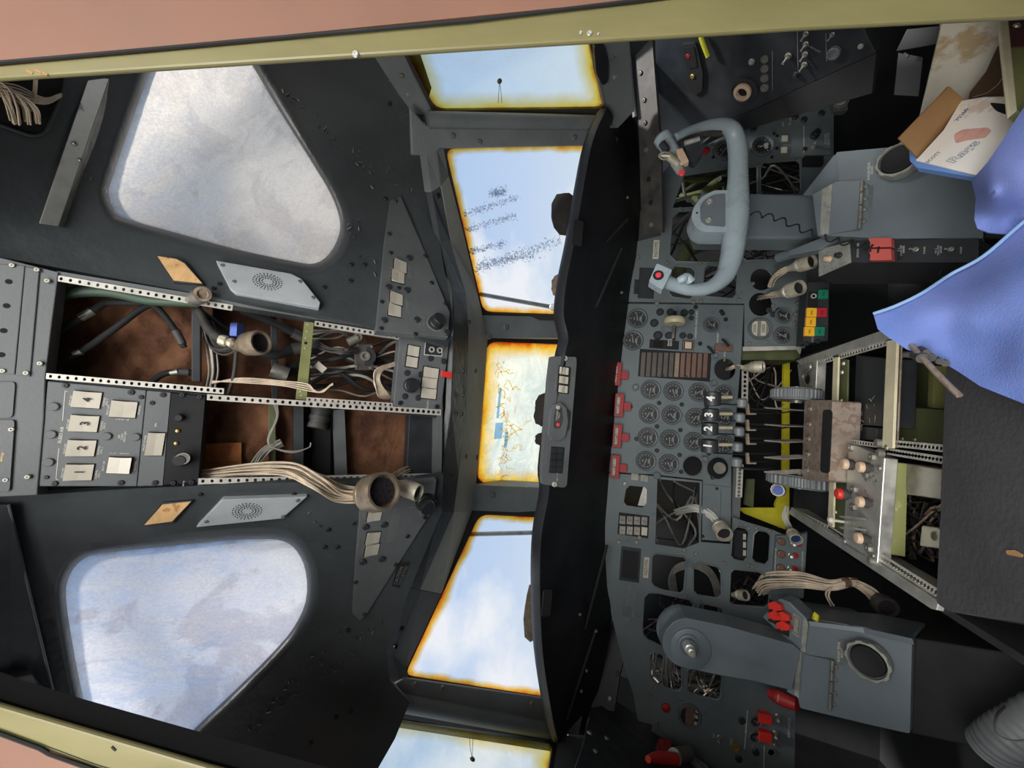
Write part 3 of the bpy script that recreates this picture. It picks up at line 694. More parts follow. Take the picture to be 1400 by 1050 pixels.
for p0, p1, th in (((77, 374), (548, 452), .05), ((270, 664), (600, 656), .05), ((603, 455), (600, 660), .05)):
    a, b = V(p0), V(p1); q = (b - a).normalized(); q = V((-q.y, q.x)) * 3.5
    plate('side_channel', [tuple(a - q), tuple(b - q), tuple(b + q), tuple(a + q)], OH, th, M['ohp'], rack, off=0)
for p0, p1, wd, mt, off, th in (((64, 519), (600, 570), 3, 'blk', -.004, .05), ((268, 405), (268, 522), 12, 'blk', -.03, .015), ((372, 550), (372, 655), 10, 'zincd', -.05, .02), ((408, 555), (408, 655), 14, 'blk', -.03, .02), ((463, 560), (467, 652), 16, 'ohp', -.05, .02), ((440, 560), (440, 655), 24, 'dark', -.06, .02), ((580, 565), (576, 652), 40, 'blk', -.03, .03), ((374, 420), (376, 545), 9, 'blk', -.07, .015)):
    a, b = V(p0), V(p1); q = (b - a).normalized(); q = V((-q.y, q.x)) * wd / 2
    plate('cross_member', [tuple(a - q), tuple(b - q), tuple(b + q), tuple(a + q)], OH, th, M[mt], rack, off=off, bev=.001)
gb = plate('green_cross_strap', [(416, 440), (429, 441), (419, 547), (404, 546)], OH, .002, M['zinc'], rack, off=-.012, label='olive green drilled metal strap')
for x, y in ((421, 444), (420, 453), (418, 462), (417, 476), (411, 535), (412, 541)): turn('rivet', OH, x, y, 1.8, 'rivet', [(1, 0), (.7, .4), (0, .5)], M['alu'], rack, -.012, 8)
turn('hole', OH, 418, 469, 2.4, 'holeblk', [(1, 0), (0, .05)], M['dark'], rack, -.0118, 10)
# blankets of insulation behind the rack
def blanket(poly, off, m, lab, seed, amp=.012, place=None):
    rg = random.Random(seed); ph = [rg.uniform(0, 6) for _ in range(6)]
    f = lambda x, y: amp * (math.sin(x / 19 + ph[0]) * math.sin(y / 23 + ph[1]) + .6 * math.sin(x / 9 + y / 11 + ph[2]) + .4 * math.sin(x / 5 - y / 7 + ph[3]))
    o = plate('insulation_blanket', poly, OH, .02, M[m], None, off=off, grid=7, dens=7, smooth=True, relief=f)
    return tag(o, lab, 'insulation', 'insulation blankets behind the overhead rack')
blanket([(60, 385), (290, 400), (290, 530), (60, 515)], -.085, 'insul', 'brown crumpled insulation behind the black hoses, aft starboard bay', 1, .006)
blanket([(276, 395), (560, 440), (560, 562), (276, 540)], -.115, 'insul', 'brown insulation behind the green drilled strap, forward starboard bay', 2, .006)
blanket([(281, 540), (400, 550), (400, 665), (265, 665)], -.075, 'insul', 'brown insulation with square amber patch beside the black audio panel', 3, .006)
blanket([(465, 560), (560, 566), (556, 658), (470, 658)], -.075, 'insul', 'smooth brown insulation square near the forward end of the rack', 4, .003)
tag(plate('insulation_patch', [(279, 607), (330, 605), (330, 650), (274, 652)], OH, .01, M['insul2'], None, off=-.062, grid=6, dens=6, smooth=True, relief=lambda x, y: .002 * math.sin(x) * math.sin(y * .8)), 'orange amber foam patch stuck on brown insulation', 'insulation')
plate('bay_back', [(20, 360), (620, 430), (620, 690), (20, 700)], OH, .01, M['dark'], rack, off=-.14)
# ---- modules
def module(name, label, poly, S, m='ohp', th=.03, off=.001, cat='control panel', bev=.0012, holes=(), face='face_plate'):
    t = thing(name, label, cat, S.at(sum(p[0] for p in poly) / len(poly), sum(p[1] for p in poly) / len(poly)))
    plate(face, poly, S, th, M[m], t, holes, off, bev)
    return t
def btn(S, pts, r, par, m='blk', off=.001):
    for x, y in pts: button(S, x, y, r, par, m, off, 'plug_button')
class Off:
    """a surface raised by a little"""
    def __init__(s, S, o): s.S, s.o = S, o
    def at(s, x, y, off=0.): return s.S.at(x, y, off + s.o)
    def fr(s, x, y): return s.S.fr(x, y)
    def nrm(s, x, y): return s.S.fr(x, y)[2]
O1 = Off(OH, .001)
mod = module('bleed_air_panel', 'dark grey bleed air panel with white rocker switches numbered 1 to 4', [(65, 521), (200, 533.5), (187, 665), (51, 665)], OH)
for (x, y, w_, t_) in ((119.5, 546.5, 36, '4'), (116, 579, 36, '3'), (112, 612.5, 36, '2'), (108.7, 645.5, 36, '1')):
    rocker(O1, x, y, w_, 21, mod, 1, txt=t_, th=12)
    text('SHUT OFF', O1, x - 23, y + 1, 3.0, M['ltr'], mod); text('NORMAL\nENG ' + t_, O1, x + 25, y + 3, 3.0, M['ltr'], mod)
rocker(O1, 169.7, 559.5, 33, 21, mod); rocker(O1, 163.7, 636, 31, 21, mod, -1)
for x, y in ((169.7, 559.5), (163.7, 636)): text('SHUT OFF', O1, x - 22, y + 1, 3., M['ltr'], mod); text('NORMAL', O1, x + 21, y + 1, 3., M['ltr'], mod)
text('C\nA\nB\nI\nN', O1, 167.5, 573.5, 3.0, M['ltr'], mod); text('F\nL\nT\n \nD\nE\nC\nK', O1, 163.5, 620, 2.6, M['ltr'], mod)
text('AIR\nCOND\nSHUT OFF', O1, 167, 597, 3.1, M['ltr'], mod); text('BLEED AIR', O1, 83.5, 594.5, 5, M['ltr'], mod)
rect_lines(OH, [(92.5, 535), (89, 534.5), (85.5, 575)], .9, mod); rect_lines(OH, [(80.5, 613), (76.5, 655), (79.5, 655.5)], .9, mod)
btn(OH, [(73.7, 556), (70, 594), (66.5, 632)], 8.5, mod, 'ohp'); btn(OH, [(146, 596.5), (185, 597.5)], 7.5, mod, 'ohp')
screws(OH, [(90, 527), (179.5, 533.4 + 3), (75, 661), (165.5, 660)], mod, 5, .001, 'knob'); screws(OH, [(193, 543), (63.5, 652.6)], mod, 4, .001, 'knob')
mod = module('galley_power_panel', 'narrow grey galley power panel with one white rocker', [(200.8, 533.8), (233.5, 536.5), (222.5, 664), (187.6, 665)], OH)
rocker(O1, 212.6, 607, 21, 30, mod, 1); text('GALLEY POWER', O1, 197.5, 606, 2.8, M['ltr'], mod); text('ON', O1, 213, 581, 3, M['ltr'], mod)
screws(OH, [(223, 540), (212, 660)], mod, 4.5, .001, 'knob'); screws(OH, [(208, 551)], mod, 4, .001, 'knob')
mod = module('audio_jack_panel', 'black radio module with a large ringed knob and two brass studs', [(234, 537), (281, 541.5), (271, 660), (223, 663)], OH, 'deep', .05)
knob(OH, 245.6, 571, 7, mod, 'knob', .001); knob(OH, 248, 628, 12, mod, 'knob', .001, label='large black knob with pale ring')
turn('ring', OH, 250, 627, 10, 'ringtan', [(1, 0), (1, .12), (.85, .12), (.85, 0)], M['steel'], mod, .017)
for x, y in ((243, 589), (241, 606)): turn('brass_stud', OH, x, y, 3, 'bstud', [(1, 0), (1, 1), (.5, 1.3), (0, 1.3)], M['brass'], mod, .001, 12)
screws(OH, [(249, 540), (273, 543), (237, 660), (262, 659)], mod, 4.5, .001, 'knob'); text('A.FWD', O1, 251, 661, 2.2, M['ltr'], mod)
mod = module('blanking_panel', 'grey aft overhead panel with black holes and screws, at the photo left edge', [(-220, 330), (0, 352), (80, 372), (70, 450), (62, 515), (60, 572), (51, 677), (-220, 690)], OH, th=.03, off=.003)
O3 = Off(OH, .003)
plate('blank_plate', [(-160, 350), (34, 363), (20, 512), (-160, 505)], O3, .003, M['ohp'], mod, off=.002, bev=.001); plate('blank_plate', [(34.5, 364), (54, 368), (41, 515), (21, 513)], O3, .003, M['ohp'], mod, off=.002, bev=.001)
for x, y in ((12, 385), (9, 418), (5, 452), (2, 485)): turn('hole', O3, x, y, 5.5, 'holeblk2', [(1, 0), (0, .05)], M['dark'], mod, .0022, 14)
plate('cover_plate', rnd([(-120, 522), (21, 522), (17, 571), (-120, 571)], 6), O3, .003, M['ohp'], mod, off=.0022, bev=.001)
plate('lower_module', rnd([(-120, 574), (20, 574), (13, 672), (-120, 672)], 5), O3, .003, M['ohp'], mod, off=.003, bev=.001)
screws(OH, [(17, 363), (51, 369), (65, 384), (55, 497), (36, 510), (4, 507), (16, 587), (8, 656), (38, 652)], mod, 5, .005, 'steel'); text('ANTI-ICE', O3, 3, 625, 3.2, M['brass'], mod, off=.0035)
mod = module('light_panel', 'small grey module with five white rockers, round knob and red tab at the rack front', [(547, 459.5), (614, 468.5), (603, 562), (538, 555)], OH)
for (x, y, w_, h_) in ((565, 480, 15, 13), (563, 495, 15, 13), (589, 509.6, 20, 13), (587, 523.6, 20, 13), (586, 538, 20, 13)): rocker(O1, x, y, w_, h_, mod)
knob(OH, 561, 527, 10, mod, 'knob', .001); sp = plate('jack_plate', fR(OH, 593, 476, 23, 19), OH, .002, M['blk'], mod, off=.0022)
for x, y in ((590, 478), (601, 479)): turn('jack', OH, x, y, 4, 'jack', [(1, 0), (1, .4), (.6, .4), (.6, 0), (0, 0)], M['rail'], mod, .002, 12)
rect_lines(OH, [(582, 465), (606, 467), (604, 487), (580, 485), (582, 465)], .9, mod, off=.0026)
plate('red_tab', fR(OH, 611, 512, 15, 8), OH, .003, M['red'], mod, off=.012, bev=.001, label='red tab sticking forward')
btn(OH, [(588, 490), (606, 494), (556, 510), (575, 512), (571, 544), (553, 542)], 4, mod, 'blk'); text('WINDOW HEAT', O1, 585, 552, 2.6, M['ltr'], mod); text('STANDBY', O1, 551, 490, 2.4, M['ltrd'], mod)
screws(OH, [(547, 551), (597, 556)], mod, 3.2, .001, 'knob')
# ---- wing panels either side of the rack front
WPR = Plane(SR.at(570, 400, .004), (SR.at(540, 300) - SR.at(520, 440)).cross(SR.at(610, 440) - SR.at(520, 440)))
WPL = Plane(SL.at(535, 740, .004), (SL.at(500, 820) - SL.at(490, 690)).cross(SL.at(590, 680) - SL.at(490, 690)))
mod = module('switch_panel', 'dark triangular panel with four white rockers and round knob, starboard of the rack', [(534, 273), (548, 268), (575, 330), (615, 427), (613, 461), (514, 452), (526, 330)], WPR, 'ohp', .02)
for x, y in ((547, 364.6), (544, 379), (541.6, 409), (539.5, 425)): rocker(WPR, x, y, 17, 14, mod)
for x, y in ((535, 372), (531, 418)): text('INTERIOR', WPR, x, y, 2.6, M['ltrd'], mod, .003)
text('DOME LIGHTS\nBRIGHT   DIM', WPR, 560, 372, 2.2, M['ltrd'], mod, .003); text('LT OVERRIDE\nON  NORMAL', WPR, 558, 420, 2.2, M['ltrd'], mod, .003); text('PANEL LIGHTS\nPILOT AND\nENGINEER', WPR, 577, 438, 2.2, M['ltrd'], mod, .003)
knob(WPR, 595.4, 442, 10, mod, 'knob', .001); turn('dial_ring', WPR, 595.4, 442, 12, 'dring', [(1, 0), (1, .03), (.93, .03), (.93, 0)], M['ltrd'], mod, .0015)
btn(WPR, [(559, 353), (531, 392.5), (556, 397), (525, 438), (570, 437.5), (611, 455)], 4.5, mod, 'blk', .001)
screws(WPR, [(581, 350), (590, 387), (609, 415), (545, 394), (522, 413), (521, 449), (568, 457), (532, 320), (541, 275), (534, 346)], mod, 3, .001, 'knob')
mod = module('switch_panel', 'dark triangular panel with three white rockers and lettering beside the large cable plug', [(495, 662), (597, 656), (592, 697), (500, 842), (492, 849), (482, 839), (487, 760)], WPL, 'ohp', .02)
for x, y in ((512, 704), (510, 735), (508.5, 751)): rocker(WPL, x, y, 18, 14.5, mod)
text('LIGHTS', WPL, 497, 702, 2.8, M['ltrd'], mod, .003); text('EXTERIOR', WPL, 490, 745, 2.8, M['ltrd'], mod, .003)
text('THE ENGINE LIGHTS OF THIS PANEL\nMUST BE OFF WITH POWER ON THE\nSHIP EXCEPT WHEN IN FLIGHT OR\nTO BE LEFT ON ALL NIGHT', WPL, 539, 718, 2.3, M['ltrd'], mod, .003)
knob(WPL, 580, 685, 12, mod, 'knob', .001); rect_lines(WPL, [(566, 694), (559, 694)], 1, mod, 'ltrd'); rect_lines(WPL, [(575, 698), (574, 706)], 1, mod, 'ltrd'); rect_lines(WPL, [(590, 685), (598, 685)], 1, mod, 'ltrd')
btn(WPL, [(500, 720), (525, 717), (496, 768), (522, 764)], 4.8, mod, 'blk', .001); screws(WPL, [(484, 716), (581, 707), (557, 733), (541, 772), (486, 796), (498, 840), (496, 690)], mod, 3, .001, 'knob')
cp = tag(plate('caution_placard', [(536, 801), (545, 771), (560, 769), (546, 804)], SL, .001, M['deep'], off=.003), 'small black CAUTION placard below the port triangular panel', 'placard')
text('CAUTION', SL, 545, 787, 4.5, M['ltrd'], cp, .0045, rot=-.18); text('DO NOT USE DE-ICING\nWHEN PANEL IS OPEN', SL, 551, 787, 2., M['ltrd'], cp, .0045, rot=-.18)
# ---- loudspeaker grilles and wooden placards on the padded liner
def grille(poly, S, c, label, sc):
    t = thing('speaker_grille', label, 'speaker', S.at(*c), 'speaker grilles beside the overhead rack')
    q = [S.at(*p, .004) for p in poly]; P = Plane(q[0], (q[1] - q[0]).cross(q[-2] - q[0])) if False else Plane(sum(q, V((0, 0, 0))) / len(q), (q[1] - q[0]).cross(q[len(q) // 2] - q[0]))
    plate('grille_plate', poly, P, .012, M['grille'], t, off=.006, bev=.001)
    vs, fs = [], []; p, a, b, n = frame_at(P, *c, .0065); k = rad(P, *c, 1)
    for j in range(12):
        for r_ in range(2, 6):
            for e in ((-.12, .12) if r_ > 2 else (0,)):
                an = 6.283 * (j + (0.5 if r_ % 2 else 0)) / 12 + e; q0 = p + (a * math.cos(an) * .8 + b * math.sin(an) * 1.1) * r_ * k * 3.6; kk = len(vs)
                for z in range(5): vs.append(q0 + (a * math.cos(z * 1.257) + b * math.sin(z * 1.257)) * k * 1.15)
                fs.append(tuple(range(kk, kk + 5)))
    mk('sound_holes', vs, fs, M['dark'], t)
    for s in sc: screw(P, *s, t, 3, .006)
    return t
grille([(295, 356), (398, 374), (412, 381), (438, 414), (436, 421), (322, 401), (314, 394)], SR, (366, 385), 'silver perforated speaker grille beside the starboard eyebrow window', [(304, 363), (320, 385), (410, 385), (428, 407)])
grille([(304, 683), (420, 679), (386, 709), (268, 721)], SL, (338, 699), 'silver perforated speaker grille beside the port eyebrow window', [(282, 713), (387, 706), (407, 684)])
def placard(poly, S, label):
    q = [S.at(*p, .003) for p in poly]; P = Plane(sum(q, V((0, 0, 0))) / len(q), (q[1] - q[0]).cross(q[2] - q[0])); g = grow(poly, 2.5)
    t = thing('wooden_placard', label, 'placard', q[0], 'blank wooden placards on the liner'); plate('frame', g, P, .006, M['blk'], t, off=.003, bev=.0008); plate('wood_sheet', poly, P, .002, M['wood'], t, off=.0042)
placard([(215, 350), (241, 354), (252, 360), (276, 387), (237, 383)], SR, 'blank tan wooden placard by the starboard speaker grille')
placard([(222, 690), (261, 686), (235, 713), (197, 718)], SL, 'blank tan wooden placard by the port speaker grille')
# ---- folded metal strip and the cable opening above the starboard eyebrow window
t = thing('metal_strip', 'bare folded aluminium strip on the liner beside the starboard eyebrow window', 'bracket', SR.at(110, 200))
SP = Plane(SR.at(110, 200, .006), SR.nrm(110, 200)); e = lambda y: 124 + (54 - 124) * (y - 105) / 200
plate('web', [(150 - 13, 60), (166, 60), (80, 309), (54, 305)], SP, .002, M['alu'], t, off=.004, bev=.0008)
A = [SP.at(x, y, z) for x, y, z in ((166, 60, .004), (80, 309, .004))]; B = [SP.at(x, y, z) for x, y, z in ((182, 60, -.008), (92, 312, -.008))]
mk('flange', [A[0], A[1], B[1], B[0], A[0] - SP.n * .002, A[1] - SP.n * .002, B[1] - SP.n * .002, B[0] - SP.n * .002], [(0, 1, 2, 3), (7, 6, 5, 4), (0, 4, 5, 1), (1, 5, 6, 2), (2, 6, 7, 3), (3, 7, 4, 0)], M['steel'], t)
screws(SP, [(102, 196), (110, 219)], t, 5, .004)
t = thing('cable_opening', 'rounded black opening full of cream wires in the top left corner', 'wiring', SR.at(30, 140))
OP = rnd([(-60, 60), (96, 60), (86, 128), (62, 184), (44, 187), (-60, 150)], 14)
plate('recess', OP, SR, .002, M['dark'], t, off=.002, dens=14, grid=25); 
rimv = smooth_poly(OP, 1)
tube('rim', [SR.at(*p, .003) for p in OP], .0022, M['liner'], t, 6, 0)
for i in range(3):
    bundle('wire_loom', [SR.at(-40, 105 + 8 * i, .012), SR.at(0 + 6 * i, 118 + 4 * i, .02), SR.at(14 + 14 * i, 140 + 3 * i, .02), SR.at(20 + 14 * i, 168, .006)], .006, 9, .0011, M['wire'], t, 5 + i)
for i in range(5): tube('wire', [SR.at(-30, 112 + 2 * i, .015), SR.at(20, 116 + 4 * i, .02), SR.at(60, 134 + i * 2, .015), SR.at(84, 128 + i, .004)], .0011, M['wire'], t, 5, 5)
tube('wire', [SR.at(50, 80, .02), SR.at(48, 120, .02), SR.at(43, 152, .012)], .0022, M['wire'], t, 6, 5)
# ---- black hatch and smoked lamp at the far left
t = thing('side_hatch', 'black painted hatch panel with a pale edge, left of the port eyebrow window', 'panel', SL.at(0, 800))
plate('hatch_plate', [(-330, 690), (12, 690), (38, 800), (83, 990), (-330, 930)], SL, .004, M['blk'], t, off=.012, dens=25, grid=30, smooth=False); tube('edge_trim', [SL.at(12, 690, .012), SL.at(38, 800, .012), SL.at(83, 990, .012)], .0015, M['ohp'], t, 6, 5)
t = thing('smoked_lamp', 'smoked plastic lamp cover with cream tubes imitating reflections near the lower left post', 'lamp', SL.at(45, 950))
LPp = Plane(SL.at(45, 950, .03), SL.nrm(45, 950)); plate('housing', rnd([(-30, 929), (42, 921), (62, 948), (88, 1000), (20, 1010), (-30, 990)], 6), LPp, .02, M['blk'], t, off=0, bev=.002)
plate('lens', rnd([(10, 930), (44, 923), (58, 950), (76, 990), (34, 985)], 4), LPp, .004, M['glassb'], t, off=.004, bev=.001)
tube('reflection_tube', [LPp.at(17, 945, .006), LPp.at(28, 950, .008), LPp.at(42, 952, .008), LPp.at(53, 966, .006)], [.0015, .004, .005, .002], M['cream'], t, 8, 5); tube('reflection_tube', [LPp.at(50, 946, .006), LPp.at(58, 956, .008), LPp.at(72, 978, .006)], [.002, .003, .002], M['cream'], t, 8, 5)  # cream tubes imitate beige reflections on the smoked plastic
# ---- hoses, plugs and looms in the overhead bay
def oh(x, y, o): return OH.at(x, y, o)
t = thing('green_hose', 'dark green braided hose ending in a threaded ring fitting', 'hose', oh(150, 400, -.03))
tube('hose', [oh(60, 412, -.05), oh(100, 400, -.035), (oh(150, 399, -.03)), oh(205, 410, -.02), oh(262, 413, -.008)], .0085, M['hose'], t, 12, 8)
f0 = oh(263, 412, -.006); f1 = oh(277, 402, .014); n = (f1 - f0).normalized()
inst('elbow_fitting', lathe_mesh('elbow', [(.008, -.004), (.011, 0), (.011, .012), (.0125, .013), (.0125, .022), (.008, .023), (.006, .016), (0, .016)], M['steel'], 12), f0, n.orthogonal().normalized(), n.cross(n.orthogonal().normalized()), n, 1, t)
n2 = (CAM - f1).normalized(); a2 = n2.orthogonal().normalized(); inst('ring', lathe_mesh('hring', [(.0075, 0), (.012, .0), (.012, .006), (.0075, .006), (.0065, .002), (0, .002)], M['conn'], 18), f1, a2, n2.cross(a2), n2, 1, t)
for lab, pts, r in (('black hose with printed band crossing the brown insulation, upper', [(60, 462, -.05), (90, 446, -.045), (128, 424, -.045), (150, 414, -.05), (200, 414, -.05), (262, 410, -.05)], .0055),
                    ('black hose bending over the brown insulation, lower', [(60, 492, -.05), (90, 490, -.04), (112, 480, -.04), (160, 447, -.04), (196, 421, -.045), (214, 420, -.045), (240, 452, -.05), (252, 475, -.05)], .0048),
                    ('thick black hose running forward under the round plug', [(275, 430, -.06), (330, 470, -.06), (372, 485, -.06), (400, 478, -.07), (440, 470, -.07)], .009),
                    ('black corrugated hose end by the bay crossbar', [(205, 525, -.05), (222, 512, -.045), (245, 508, -.04), (262, 509, -.04)], .005),
                    ('black hose behind the green strap nearest starboard', [(330, 425, -.06), (370, 440, -.055), (400, 455, -.06), (440, 475, -.07)], .007)):
    tt = thing('black_hose', lab, 'hose', oh(*pts[0]), 'black hoses in the overhead bay'); P_ = [oh(*p) for p in pts]
    tube('hose', P_, r, M['deep'], tt, 10, 8)
    q = P_[-2]; tube('sleeve', [P_[-2], P_[-2].lerp(P_[-1], .8)], r * 1.35, M['wire2'], tt, 10, 3)
    if r < .006: tube('printed_band', [P_[1].lerp(P_[2], .5), P_[1].lerp(P_[2], .95)], r * 1.12, M['steel'], tt, 10, 3)
# big plug with blue cap
t = thing('cable_plug', 'bronze round plug with blue cap hanging in the overhead bay', 'connector', oh(326, 473, .0), 'loose cable plugs')
connector('x', '', oh(322, 473, .004), oh(358, 468, .05), .020, [oh(283, 440, -.03), oh(292, 470, -.02), oh(306, 478, -.005)], t, 'conn', seed=3, wm='wire2', nw=9)
def can(name, p0, d, prof, m, par, key, seg=12):
    d = d.normalized(); a = d.orthogonal().normalized(); return inst(name, lathe_mesh(key, prof, M[m], seg), p0, a, d.cross(a), d, 1, par)
bc = oh(323, 459, .02); can('blue_cap', bc, V((1, 0, .1)), [(.0095, -.002), (.0105, 0), (.0105, .018), (.0095, .02), (.0075, .02), (.007, .012), (0, .012)], 'bluec', t, 'bluecap', 6)
can('brass_elbow', oh(300, 464, .012), oh(318, 469, .02) - oh(300, 464, .012), [(.007, 0), (.009, .002), (.009, .012), (.006, .014), (.008, .016), (.008, .021), (.005, .023), (0, .024)], 'conn2', t, 'belbow', 8)
tube('hose', [oh(272, 425, -.03), oh(285, 450, -.01), oh(301, 464, .012)], .007, M['wire2'], t, 10, 6)
tube('strut', [oh(323, 478, .005), oh(320, 510, -.02), oh(312, 540, -.03)], .003, M['wire2'], t, 8, 5)
# large plug and cream plug low in the rack
t = thing('cable_plug', 'largest round grey cable plug dangling over the port rocker panel', 'connector', OH.at(490, 677, .05), 'loose cable plugs')
connector('x', '', W(490, 678, .715), W(526, 671, .665), .0335, [oh(255, 652, -.04), oh(340, 642, -.02), oh(398, 642, .02), W(432, 657, .655), W(462, 674, .69)], t, 'conn', seed=4, wm='wire', nw=22, wr=.0016)
t = thing('cable_plug', 'small cream ridged plug beside the largest cable plug', 'connector', OH.at(550, 664, .05), 'loose cable plugs')
connector('x', '', W(533, 660, .755), W(573, 674, .73), .0165, [oh(560, 640, -.03), oh(545, 646, .0), W(532, 657, .73)], t, 'conn2', seed=5, wm='wire', nw=6)
# square flanged connector with its black cable, forward bay
t = thing('flange_connector', 'square flanged black cable connector deep in the forward bay', 'connector', oh(500, 485, -.03))
FP = Off(OH, -.02); plate('flange', fR(OH, 498, 488, 26, 36, .15), FP, .006, M['wire2'], t, off=0, bev=.002); can('barrel', oh(500, 487, -.02), OH.n * -1 + V((0, .5, 0)), [(.02, 0), (.02, .05), (.023, .052), (.023, .07), (.015, .075), (0, .075)], 'deep', t, 'barrel', 18)
turn('socket', OH, 499, 487, 7, 'sock', [(1, 0), (1, .5), (.6, .5), (.6, .1), (0, .1)], M['steel'], t, -.02, 16); turn('socket', OH, 489, 461, 6, 'sock', [(1, 0)], M['steel'], t, -.01, 16)
for s in ((489, 472), (508, 474), (487, 501), (506, 503)): screw(FP, *s, t, 2, 0, 'steel')
tube('sleeve', [oh(489, 462, -.01), oh(476, 468, -.01)], .008, M['steel'], t, 14, 3)
bundle('wire_loom', [oh(489, 480, -.02), oh(470, 480, -.005), oh(450, 478, -.02), oh(430, 468, -.05)], .006, 12, .0012, M['wire2'], t, 8)
# wire fan by the light module, loose looms
t = thing('wire_fan', 'fan of beige wires curving out beside the forward light module', 'wiring', oh(520, 520, -.01))
for i in range(11): tube('wire', [oh(540, 500 - i * .5, -.02), oh(524 - i * 1.1, 506, -.01 + i * .001), oh(514 - i * .5 + abs(i - 5), 520 + i, -.006), oh(530 - i, 538 + i * .6, -.02), oh(540, 545, -.04)], .0012, M['wire'], t, 5, 5)
t = thing('loose_wires', 'thin pair of beige wires knotted over the green drilled strap', 'wiring', oh(440, 530, 0))
for i in range(4): tube('wire', [oh(290, 524 - i, -.03), oh(330, 517 + i * 2, -.02), oh(385, 521 + i * 2, -.01), oh(420, 525 + i * 3, .004), oh(432 + i * 3, 536, .006), oh(446 + i * 2, 532 - i * 2, .006), oh(455, 524 + i, .006)], .0013, M['wire'], t, 5, 5)
t = thing('loose_wires', 'thin looping wire over the brown insulation beside the amber patch', 'wiring', oh(380, 600, 0))
for i in range(3): tube('wire', [oh(372 + i * 3, 545, -.03), oh(378 + i, 570, -.03), oh(366 + i, 600, -.03), oh(374, 612, -.03), oh(400, 617 + i, -.03), oh(422, 612, -.03), oh(425, 605 + i, -.03)], .0011, M['wireg'], t, 5, 5)
t = thing('wire_loom', 'grey wire loom fanning below the amber insulation patch', 'wiring', oh(350, 620, -.02)); bundle('wires', [oh(385, 604, -.04), oh(362, 616, -.04), oh(348, 634, -.03), oh(345, 652, -.03)], .010, 14, .0013, M['wireg'], t, 9)
t = thing('wire_loom', 'grey wire loom dropping beside the bay crossbar', 'wiring', oh(285, 470, -.03)); bundle('wires', [oh(281, 440, -.05), oh(288, 470, -.04), oh(293, 505, -.04), oh(290, 530, -.04)], .008, 10, .0014, M['wireg'], t, 10)
t = thing('relay_coil', 'ribbed grey coil housing behind the middle rail', 'component', oh(440, 575, -.05)); can('body', oh(436, 572, -.05), V((1, .2, 0)), [(.018, -.02), (.02, -.02), (.02, -.012), (.018, -.012), (.018, -.004), (.02, -.004), (.02, .004), (.018, .004), (.018, .012), (.02, .012), (.02, .02), (0, .02)], 'wire2', t, 'coil', 18)
t = thing('cable_sleeve', 'grey cylindrical cable sleeve behind the green strap', 'component', oh(385, 508, -.05)); tube('sleeve', [oh(371, 505, -.045), oh(394, 512, -.045)], .0135, M['steel'], t, 16, 3); tube('cable', [oh(392, 511, -.05), oh(408, 498, -.06), oh(430, 480, -.08)], .008, M['deep'], t, 10, 5)
t = thing('paper_tag', 'small white paper tag in the forward bay', 'tag', oh(438, 500, -.03)); plate('tag', fR(OH, 438, 502, 16, 9, -.6), Off(OH, -.03), .001, M['tagm'], t)
rg = random.Random(31)
for i in range(16):
    y = 452 + i * 5.5; q = [oh(425 + 3 * k * 12.5, y + (k > 0) * rg.gauss(0, 9), -.04 - rg.uniform(0, .04)) for k in (0, 1, 2, 3, 3.6)]
    if i == 0: bt = thing('bay_cables', 'tangle of dark cables around the flanged connector in the forward bay', 'wiring', q[0])
    tube('cable', q, rg.uniform(.0015, .005), M[rg.choice(['deep', 'wire2', 'wireg'])], bt, 6, 5)
# ================================================================ GLARESHIELD
lip = [(822, 150, .97), (803, 195, .95), (790, 260, .93), (778, 330, .92), (767, 385, .905), (763, 430, .895), (769, 462, .885), (764, 488, .87), (751, 560, .862), (741, 640, .862), (743, 672, .872), (733, 730, .90), (731, 800, .91), (735, 890, .93), (748, 975, .95), (757, 1012, .97)]
und = [(868, 160), (872, 200), (874, 280), (870, 345), (862, 390), (857, 430), (852, 465), (848, 500), (840, 570), (833, 640), (830, 680), (827, 730), (830, 800), (835, 845), (815, 950), (800, 1004)]
gs = thing('glareshield', 'black padded glareshield hood running under the windscreens', 'glareshield', W(760, 580, .87))
PN = Plane(CAM + V((0, 1.19, 0)), V((0, -1, 0)))
LC = catmull([W(*p) for p in lip], 4); UC = catmull([PN.at(*p, -.005) for p in und], 4); n = len(LC)
c1 = [p + V((0, -.004, -.012)) for p in LC]; c2 = [p + V((0, .02, -.024)) for p in LC]
c3 = [a.lerp(b, .5) + V((0, 0, .02)) for a, b in zip(c2, UC)]; bk = [p + V((0, .012, .008)) for p in LC]; bk2 = [p + V((0, .52, -.03)) for p in LC]
vs = [*bk2, *bk, *LC, *c1, *c2, *c3, *UC]; fs = []
for k in range(6):
    for i in range(n - 1): fs.append((k * n + i, k * n + i + 1, (k + 1) * n + i + 1, (k + 1) * n + i))
o = mk('padded_hood', vs, fs, M['glare'], gs, True); md = o.modifiers.new('solid', 'SOLIDIFY'); md.thickness = .006; md.offset = 0
for (x, y, w_, h_) in ((790, 318, 14, 34), (748, 825, 12, 36)): plate('grip_slot', rnd(fR(PX((x, y, .9), (x + 30, y, .92)), x, y, w_, h_), 3), PX((x, y, .9), (x + 30, y, .92)), .003, M['deep'], gs, off=.004)
for (x0, y0, x1, y1, w_) in ((815, 420, 850, 340, 1.02), (775, 985, 815, 860, 1.0), (800, 860, 830, 745, 1.05), (830, 330, 858, 300, 1.05)):
    tube('underside_strut', [W(x0, y0, w_), W((x0 + x1) / 2, (y0 + y1) / 2, w_ + .01), W(x1, y1, w_ + .03)], .004, M['deep'], gs, 8, 4)
